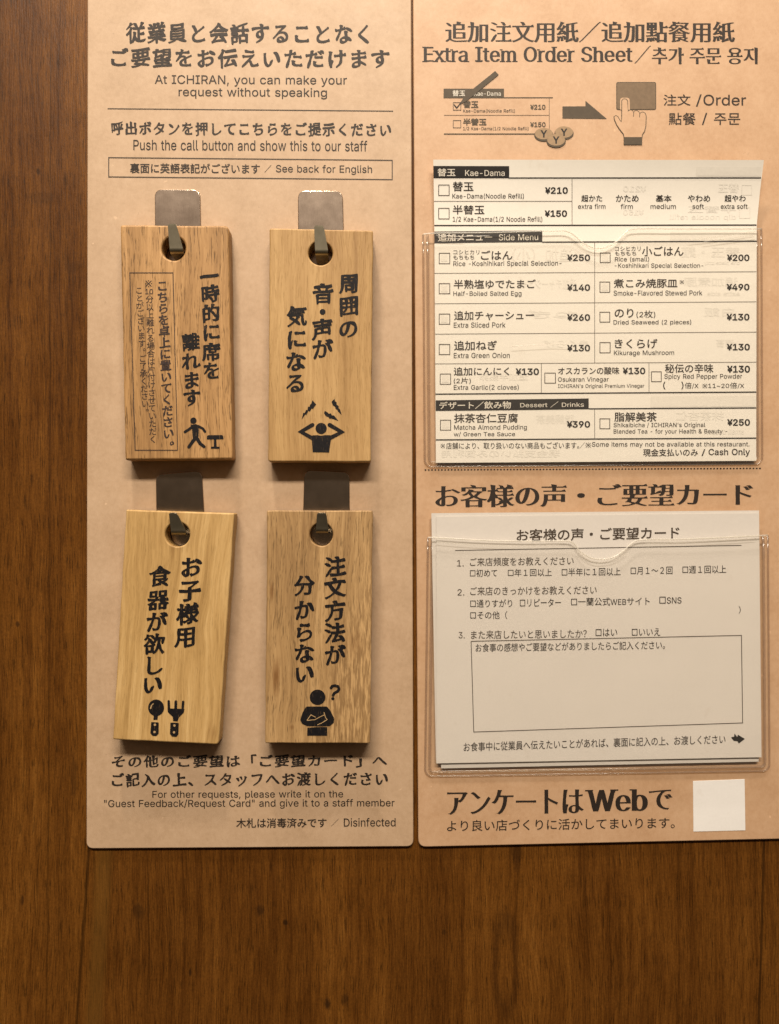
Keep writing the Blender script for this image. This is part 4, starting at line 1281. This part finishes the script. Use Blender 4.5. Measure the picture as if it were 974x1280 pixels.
p.build('web_survey_text', M_INK, card)
p = Print(RC)
p.text('より良い店づくりに活かしてまいります。', 559, 843.5, 1025.3, 1039.4, 'sans', -4)
p.build('web_survey_note_text', M_INK, card)
plate('sticker', [(866.4, 976.4), (931, 974), (932, 1038), (867, 1039.6)], RC + .02, RC + .4, M_STICK, card, bevel=.15, steps=1)

# --- the two clear pockets (parts of the card)


def arc(cx, cy, r, a0, a1, n=8):
    return [(cx + r * math.cos(math.radians(a0 + (a1 - a0) * k / n)), cy + r * math.sin(math.radians(a0 + (a1 - a0) * k / n))) for k in range(n + 1)]


def pocket(mouth, xl0, xl1, yb0, yb1, xr0, xr1, lift):
    """mouth: points along the open top edge from left to right; xl/xr at the top and bottom of the sides"""
    body = list(mouth) + arc(xr1 - 9, yb1 - 9, 9, 0, 90) + arc(xl1 + 9, yb0 - 9, 9, 90, 180)
    f = plate('plastic_pocket', body, lift - .35, lift, M_FILM, card, bevel=.1, steps=1)
    for k_, (ins, r, ll) in enumerate(((0.0, 1.3, RC + 1.0), (5.5, 1.7, RC + 2.8))):
        path = [(mouth[0][0] + ins, mouth[0][1], ll)]
        for s in range(1, 10):
            u = s / 10
            path.append((mouth[0][0] + (xl1 - mouth[0][0]) * u + ins, mouth[0][1] + (yb0 - 9 - mouth[0][1]) * u, ll))
        path += [(x, y, ll) for x, y in arc(xl1 + 9 + ins * .3, yb0 - 9 - ins * .3, 9 - ins * .7, 180, 90)]
        for s in range(1, 10):
            u = s / 10
            path.append((xl1 + 9 + (xr1 - 9 - xl1 - 9) * u, yb0 + (yb1 - yb0) * u - ins, ll))
        path += [(x, y, ll) for x, y in arc(xr1 - 9 - ins * .3, yb1 - 9 - ins * .3, 9 - ins * .7, 90, 0)]
        ex = mouth[-1]
        for s in range(1, 11):
            u = s / 10
            path.append((xr1 + (ex[0] - xr1) * u - ins, yb1 - 9 + (ex[1] - yb1 + 9) * u, ll))
        tube('welded_seam', path, r, M_SEAM, f, root=card)
    pts = [(x, y, lift - .1) for x, y in mouth]
    tube('pocket_mouth_edge', pts, .9, M_EDGE, f, root=card)
    return f


def curve(pts, n=5):
    """Catmull-Rom through pts"""
    out = []
    for i in range(len(pts) - 1):
        p0 = Vector(pts[max(0, i - 1)]); p1 = Vector(pts[i]); p2 = Vector(pts[i + 1]); p3 = Vector(pts[min(len(pts) - 1, i + 2)])
        for k in range(n):
            t = k / n
            out.append(tuple(.5 * ((2 * p1) + (p2 - p0) * t + (2 * p0 - 5 * p1 + 4 * p2 - p3) * t * t + (3 * p1 - p0 - 3 * p2 + p3) * t ** 3)))
    out.append(tuple(pts[-1]))
    return out


m1 = curve([(529, 293), (545, 291.5), (620, 290.5), (690, 288.5), (708, 289), (718, 294), (728, 303), (742, 309.5), (757, 309), (772, 301), (782, 291), (794, 286), (850, 286), (952, 286)])
pk1 = pocket(m1, 529, 531, 583.5, 580.5, 952, 953, 15.5)
m2 = curve([(535, 672), (548, 672), (600, 675), (660, 676.5), (705, 676), (717, 679), (725, 689), (738, 697), (753, 699), (768, 696), (780, 688), (790, 679), (803, 674.5), (850, 674), (920, 671), (960, 669)])
pk2 = pocket(m2, 533, 531.5, 970.5, 964, 960, 962, 17)

for f_, l_, pts_ in ((pk1, 15.6, [(545, 294), (575, 295.5), (612, 294.5)]), (pk1, 15.6, [(548, 297.5), (580, 298.5)]), (pk1, 15.6, [(862, 300), (905, 295), (944, 289.5)]),
                     (pk1, 15.6, [(880, 302), (915, 297.5), (946, 293)]), (pk1, 15.6, [(716, 296), (728, 306), (742, 312), (757, 311.5), (773, 303)]), (pk1, 15.6, [(640, 433), (690, 430), (715, 431)]),
                     (pk2, 17.1, [(545, 677), (590, 680.5), (650, 682), (700, 681)]), (pk2, 17.1, [(806, 679), (850, 678.5), (905, 675.5), (945, 673)]), (pk2, 17.1, [(722, 690), (738, 701), (753, 703), (769, 700), (783, 691)])):
    tube('film_glare_crease', [(x_, y_, l_) for x_, y_ in curve(pts_, 6)], .5, M_GLARE_CREASE, f_, root=card, flat=.35)  # pale raised creases stand in for streaks of glare on the film

# ------------------------------------------------------------------ order sheet in the upper pocket


def ol(x, y):
    l = 10.0 + .3 * math.sin(x * .017 + 1) * math.sin(y * .013)
    if y < 300:
        s = (300 - y) / 100.0
        l += 11.0 * s * s * (0.75 + .35 * (x - 545) / 400)
    return l


osh = thing('order_sheet', 'printed white order sheet with black bars and prices in the upper clear pocket', 'order sheet', 745, 577, 10)
sheet('paper', [((541.7, 199.5), (955, 200)), ((542.4, 240), (950, 240.3)), ((543, 283), (946, 282)), ((545, 578.5), (945.4, 576))], ol, .5, M_PAPER, osh, 20, 40)
# show-through of the reverse side
def gh():
    return Print(lambda x, y: ol(x, y) - .15)


def ghost(*a, **k):
    gh().text(*a, mirror=True).build('show_through_print', M_GHOST, osh)


def ghost_shape(*L):
    gh().loops(*L).build('show_through_print', M_GHOST, osh)


ghost_shape([(870.2, 208.4), (952, 208.6), (951, 220.2), (870.2, 220)])
ghost('¥210', 779, 808, 232, 240, 'bold'); ghost('¥150', 779, 805, 262, 269, 'bold')
ghost('替玉', 898, 924, 229, 241, 'bold'); gh().box(927, 231, 940, 244, .9).build('show_through_print', M_GHOST, osh); gh().box(924, 259, 938, 273, .9).build('show_through_print', M_GHOST, osh)
ghost('dip noodle refill', 837, 920, 268, 276, 'sans')
ghost('半替玉', 860, 920, 257, 266, 'med')
ghost_shape([(838, 290), (943, 290), (943, 300), (838, 300)])
for (s_, a, b, c, d) in [('追加（小）', 640, 716, 310, 328), ('追加チャーシュー', 652, 720, 348, 362), ('ねぎ', 660, 722, 388, 398), ('きくらげ', 680, 735, 425, 435), ('替玉・麺', 852, 925, 308, 322),
                         ('追加煮豚', 855, 922, 346, 358), ('白飯', 880, 918, 384, 396), ('海苔', 895, 918, 424, 434), ('追加半熟卵', 600, 660, 466, 476), ('脂解美茶', 670, 718, 518, 530), ('抹茶杏仁', 845, 905, 514, 526),
                         ('現金支払いのみ御利用', 552, 700, 562, 572), ('small dessert', 880, 930, 536, 543), ('extra side', 884, 925, 364, 370), ('one piece only', 880, 925, 326, 332)]:
    ghost(s_, a, b, c, d, 'med')
for (x, y) in ((549.5, 317), (549.5, 355), (549.5, 393), (551, 468), (551, 525), (750.5, 316.5), (750.3, 353)):
    ghost_shape([(x + 2, y + 2), (x + 10, y + 2), (x + 10, y + 10), (x + 2, y + 10)])
ghost_shape([(813.3, 495.5), (944.8, 494.5), (944.8, 507.8), (813.3, 509)])


def bar(pts, texts):
    b = Print(ol).loops(pts).build('section_bar', M_BLACK, osh)
    q = Print(lambda x, y: ol(x, y) + .2)
    for a in texts: q.text(*a)
    q.build('section_title_text', M_KNOCK, b, root=osh)


bar([(541.7, 207.4), (636.6, 207.6), (636.6, 222.6), (542, 222.6)], [('替玉', 547, 569.5, 210.6, 220.4, 'med'), ('Kae-Dama', 581.5, 631, 212.6, 220, 'sans')])
bar([(543, 289.4), (678, 288), (678, 302.6), (543, 304)], [('追加メニュー', 547.6, 615.4, 292, 302, 'med', -.6), ('Side Menu', 623.7, 672.8, 292.8, 300.6, 'sans', -.4)])
bar([(544.8, 500.4), (736, 498), (736, 511.5), (544.8, 513.6)], [('デザート／飲み物', 549.2, 638.9, 502.2, 511.6, 'med', -.8), ('Dessert ／ Drinks', 650.4, 730, 502.2, 509.8, 'sans', -.7)])
# heavy rules
for a, b in (((636, 222.4), (951.5, 222.3)), ((543, 281.8), (945.8, 281.2)), ((678, 302.6), (946, 301.4)), ((544.5, 492.6), (945.4, 490)), ((736, 511), (945.3, 509.8)), ((545, 549.8), (945.3, 547.6))):
    p = Print(ol)
    for s in range(8):      # in lengths, so they follow the curl of the paper
        u, v_ = s / 8, (s + 1) / 8
        p.line((a[0] + (b[0] - a[0]) * u, a[1] + (b[1] - a[1]) * u), (a[0] + (b[0] - a[0]) * v_, a[1] + (b[1] - a[1]) * v_), 1.5)
    p.build('heavy_rule', M_BLACK, osh)
# thin rules
for a, b in (((542.5, 251.5), (715, 251.5)), ((543.3, 341.6), (945.6, 339.6)), ((543.6, 379.6), (945.6, 377.2)), ((544, 417.6), (945.6, 415)), ((544.3, 454.8), (945.5, 452.6)),
             ((743.5, 302), (743.5, 453.6)), ((676.8, 454), (676.8, 491.6)), ((811.4, 453.4), (811.4, 490.6)), ((743.5, 511.4), (743.5, 548.4))):
    Print(ol).line(a, b, .6).build('thin_rule', M_INK_S, osh)
p = Print(ol)
for s in range(6): p.line((715.2, 223 + 9.7 * s), (715.2, 223 + 9.7 * (s + 1)), .6)
p.build('thin_rule', M_INK_S, osh)


def item(box, price, *lines):
    """one dish: its tick box, its price and its names"""
    q = Print(ol)
    for a in lines: q.text(*a)
    it = q.build('menu_item_text', M_INK, osh)
    if box: Print(ol).box(*box, .9).build('tick_box', M_INK_S, it, root=osh)
    if price: Print(ol).text(price[0], *price[1:], 'bold').build('price', M_BLACK, it, root=osh)


item((548, 230.7, 562, 244.7), ('¥210', 681.3, 710, 233.9, 242.2), ('替玉', 566, 592, 227, 239, 'med'), ('Kae-Dama(Noodle Refill)', 565.5, 655, 241.8, 249, 'sans'))
item((548, 259.8, 562, 274), ('¥150', 680.9, 709, 262.8, 271), ('半替玉', 566, 605.7, 256.4, 268, 'med'), ('1/2 Kae-Dama(1/2 Noodle Refill)', 566, 678, 270.6, 278, 'sans'))
q = Print(ol)
for s_, a, b in (('超かた', 726.8, 753), ('かため', 770, 798.4), ('基本', 819.8, 839.7), ('やわめ', 860, 887.8), ('超やわ', 905.8, 932.2)): q.text(s_, a, b, 243.6, 252.2, 'med')
q.build('firmness_text', M_INK, osh)
q = Print(ol)
for s_, a, b in (('extra firm', 722.7, 757), ('firm', 776, 791.2), ('medium', 813.3, 845), ('soft', 865.7, 880), ('extra soft', 901, 934.6)): q.text(s_, a, b, 254.8, 261, 'sans')
q.build('english_firmness_text', M_INK, osh)
item((548.7, 316, 562.8, 330), ('¥250', 708.9, 737.8, 318, 326.3), ('コシヒカリ', 566.8, 599.3, 312.4, 318, 'sans'), ('もちもち', 566.8, 592.8, 319, 324.4, 'sans'), ('ごはん', 601.2, 640.7, 313, 324.6, 'med'),
     ('Rice -Koshihikari Special Selection-', 566.8, 702, 326.4, 334, 'sans', -.6))
item((548.7, 354, 562.8, 367.5), ('¥140', 708.9, 737.8, 355.3, 363.6), ('半熟塩ゆでたまご', 567.3, 670, 349.6, 361, 'med', -.5), ('Half-Boiled Salted Egg', 566.8, 652, 364, 371.4, 'sans', -.4))
item((548.7, 392, 562.8, 405.6), ('¥260', 708.9, 737.8, 392.6, 401), ('追加チャーシュー', 567.7, 667.8, 388.6, 400.4, 'med', -.5), ('Extra Sliced Pork', 567.3, 632, 403, 409.6, 'sans', -.3))
item((548.7, 430, 562.8, 443.6), ('¥130', 708.9, 737.8, 430.8, 439.2), ('追加ねぎ', 567.7, 621.5, 426, 438.2, 'med', -.4), ('Extra Green Onion', 567.3, 637.3, 441, 447.6, 'sans', -.3))
item((750, 315.7, 763.3, 328.6), ('¥200', 908.7, 937, 318, 326.3), ('コシヒカリ', 768.8, 801, 308, 313.6, 'sans'), ('もちもち', 768.8, 795.3, 314.2, 319.4, 'sans'), ('小ごはん', 802.5, 854.6, 307.8, 320.2, 'med'),
     ('Rice (small)', 768.8, 811.6, 321, 327.6, 'sans'), ('-Koshihikari Special Selection-', 768.4, 879.4, 329, 336, 'sans'))
item((749.6, 352, 762.8, 365.7), ('¥490', 908.3, 937, 354.7, 363), ('煮こみ焼豚皿', 767.2, 847, 348.6, 360, 'med', -.3), ('※', 849.5, 855.5, 350, 355, 'sans'), ('Smoke-Flavored Stewed Pork', 767.2, 878, 363.2, 369.6, 'sans', -.4))
item((749.6, 389.7, 762.8, 403), ('¥130', 908.3, 937, 392, 400.6), ('のり', 768.4, 792, 385.6, 397, 'med'), ('(2枚)', 795.7, 819.3, 388, 397.6, 'sans'), ('Dried Seaweed (2 pieces)', 767, 864.2, 399.8, 407, 'sans', -.3))
item((749.6, 427.7, 763.3, 441.4), ('¥130', 908.5, 937.5, 429.6, 438), ('きくらげ', 768.4, 822, 423.6, 435.6, 'med'), ('Kikurage Mushroom', 767.6, 842.8, 438, 445.4, 'sans', -.3))
item((549.9, 467, 563.9, 480.7), ('¥130', 644.7, 673.9, 460.3, 468.8), ('追加にんにく', 567.3, 636.8, 459, 469.6, 'med', -.3), ('(2片)', 567.3, 588.7, 471.8, 479.8, 'sans'), ('Extra Garlic(2 cloves)', 567.3, 648.6, 481, 488.2, 'sans', -.3))
item((680.7, 465.8, 694.9, 479.3), ('¥130', 778.4, 806.8, 459.4, 467.8), ('オスカランの酸味', 697.6, 774.4, 459, 468.4, 'med', -.4), ('Osukaran Vinegar', 697.6, 761, 471.4, 478.6, 'sans', -.3),
     ('ICHIRAN\'s Original Premium Vinegar', 697.6, 805.6, 480.2, 486.2, 'sans', -.4))
item((814, 464.2, 827.2, 477.4), ('¥130', 909, 937.7, 457, 465.8), ('秘伝の辛味', 831.3, 891.9, 455, 466.2, 'med', -.2), ('Spicy Red Pepper Powder', 830.6, 927.9, 467.4, 475, 'sans', -.3),
     ('(', 829, 832, 477, 486.6, 'sans'), (')', 851.7, 854.6, 477, 486.6, 'sans'), ('倍/X', 856, 873.3, 478, 485.8, 'sans'), ('※', 878, 884.4, 479.4, 485.4, 'sans'), ('11~20倍/X', 885.4, 930.5, 478, 485.6, 'sans'))
item((550.3, 524.7, 563.9, 538), ('¥390', 708.5, 737.8, 526.2, 534.6), ('抹茶杏仁豆腐', 567.7, 647.5, 517, 528.8, 'med', -.4), ('Matcha Almond Pudding', 567.7, 658.8, 531.2, 538.6, 'sans', -.3), ('w/ Green Tea Sauce', 567.3, 644, 540, 546, 'sans', -.3))
item((749.6, 523, 762.8, 536.3), ('¥250', 909, 937.7, 523.8, 532.2), ('脂解美茶', 768, 821.2, 515.2, 527.2, 'med', -.2), ('Shikaibicha / ICHIRAN\'s Original', 767.2, 881.8, 528.4, 535.4, 'sans', -.3),
     ('Blended Tea - for your Health & Beauty -', 767.2, 909.4, 536.4, 543.4, 'sans', -.4))
q = Print(ol)
q.text('※店舗により、取り扱いのない商品もございます。', 550.8, 724, 553.2, 561.4, 'sans', -.7); q.text('／', 724.7, 731, 553, 560.4, 'sans'); q.text('※', 732, 739, 553.2, 559.6, 'sans')
q.text('Some items may not be available at this restaurant.', 740, 937, 552.4, 559.8, 'sans', -.4)
q.text('現金支払いのみ', 804, 872.6, 561, 570.6, 'med', -.3); q.text('/', 877, 881.8, 561.4, 570, 'med'); q.text('Cash Only', 885.8, 937.7, 561, 571, 'med', -.2)
q.build('footnote_text', M_INK, osh)

# ------------------------------------------------------------------ feedback cards in the lower pocket


def cl(base):
    def f(x, y):
        l = base + .3 * math.sin(x * .012) * math.sin(y * .011 + 1)
        if y < 700: l += 4.0 * ((700 - y) / 58) ** 2 * .5
        return l
    return f


GRP = None
fc = thing('feedback_card', 'front printed feedback card with questions and an empty comment box in the lower pocket', 'feedback card', 749, 952, 12)
c1 = cl(12.0)
sheet('paper', [((545.5, 646), (949, 641.5)), ((545.5, 954.2), (952, 946.5))], c1, .6, M_PAPER2, fc)
fb = thing('feedback_card', 'feedback card showing as a thin edge above and left of the front one', 'feedback card', 746, 946, 11)
sheet('paper', [((539.3, 641.5), (949, 638)), ((545, 950), (951, 942))], cl(10.6), .6, M_PAPER2, fb)
fd = thing('feedback_card', 'rearmost feedback card showing as a pale strip below the front one', 'feedback card', 750, 958, 9.6)
sheet('paper', [((551, 652), (946, 648)), ((551.6, 960.5), (948.5, 952))], cl(9.4), .6, M_PAPER2, fd)
p = Print(c1)
p.text('お客様の声・ご要望カード', 645.9, 849.6, 661.5, 677, 'med', -3.5)
p.build('card_title_text', M_INK_S, fc)
Print(c1).line((569, 688), (927, 681.6), .9).build('title_rule', M_INK_S, fc)


def question(num, text, box, *opts):
    q = Print(c1)
    q.text(num, *box[0], 'sans'); q.text(text, *box[1], 'sans', -1.6)
    a = q.build('question_text', M_INK_S, fc)
    for s_, x0, x1, yt, yb, dy in opts:
        Print(c1).text(s_, x0, x1, yt, yb, 'sans', dy).build('answer_option', M_INK, a, root=fc)


question('1.', 'ご来店頻度をお教えください', ((571.5, 579.7, 700, 708), (587.6, 717.2, 697.2, 707.8)),
         ('□初めて', 587.6, 621.6, 711.6, 721.2, -.3), ('□年１回以上', 635, 690, 711.2, 720.6, -.5), ('□半年に１回以上', 702.3, 776, 710.2, 720.2, -.9), ('□月１〜２回', 788.5, 840.7, 708.8, 718.4, -.6), ('□週１回以上', 853.3, 907.9, 707.2, 717, -.6))
question('2.', 'ご来店のきっかけをお教えください', ((572, 580.6, 736.4, 744.4), (588, 746, 733.6, 744.4)),
         ('□通りすがり', 588, 640.3, 749.4, 759.4, -.4), ('□リピーター', 650, 701.4, 748.6, 758.4, -.4), ('□一蘭公式WEBサイト', 714, 812.3, 747.2, 757.4, -.8), ('□SNS', 824.4, 852, 745.8, 754.6, -.2),
         ('□その他（', 588, 634.2, 764, 774, -.3), ('）', 923.5, 926, 757.8, 767, 0))
question('3.', 'また来店したいと思いましたか？', ((573.5, 581, 790, 798), (589, 733.5, 788.2, 799, )),
         ('□はい', 744.7, 771.7, 786, 795.4, -.3), ('□いいえ', 790, 825.4, 785.4, 795, -.3))
p = Print(c1)
for a, b in (((588.6, 801.6), (927.4, 794.2)), ((927, 794.2), (928.4, 903.6)), ((928.8, 903.6), (592, 915)), ((592.3, 915), (589, 801.6))): p.line(a, b, .9)
p.build('comment_box', M_INK_S, fc)
p = Print(c1)
p.text('お食事の感想やご要望などがありましたらご記入ください。', 594.6, 831.4, 804.6, 815, 'sans', -3.6)
p.build('comment_prompt_text', M_INK, fc)
p = Print(c1)
p.text('お食事中に従業員へ伝えたいことがあれば、裏面に記入の上、お渡しください', 579.7, 907, 928.2, 939.6, 'sans', -10)
p.build('card_footnote_text', M_INK, fc)
z = Z(740, 890, 4.162)
Print(c1).loops(z((742, 112), (756, 130), (760, 118), (796, 140), (764, 164), (758, 152), (738, 150), (724, 132), (740, 128))).build('turn_over_arrow', M_BLACK, fc)
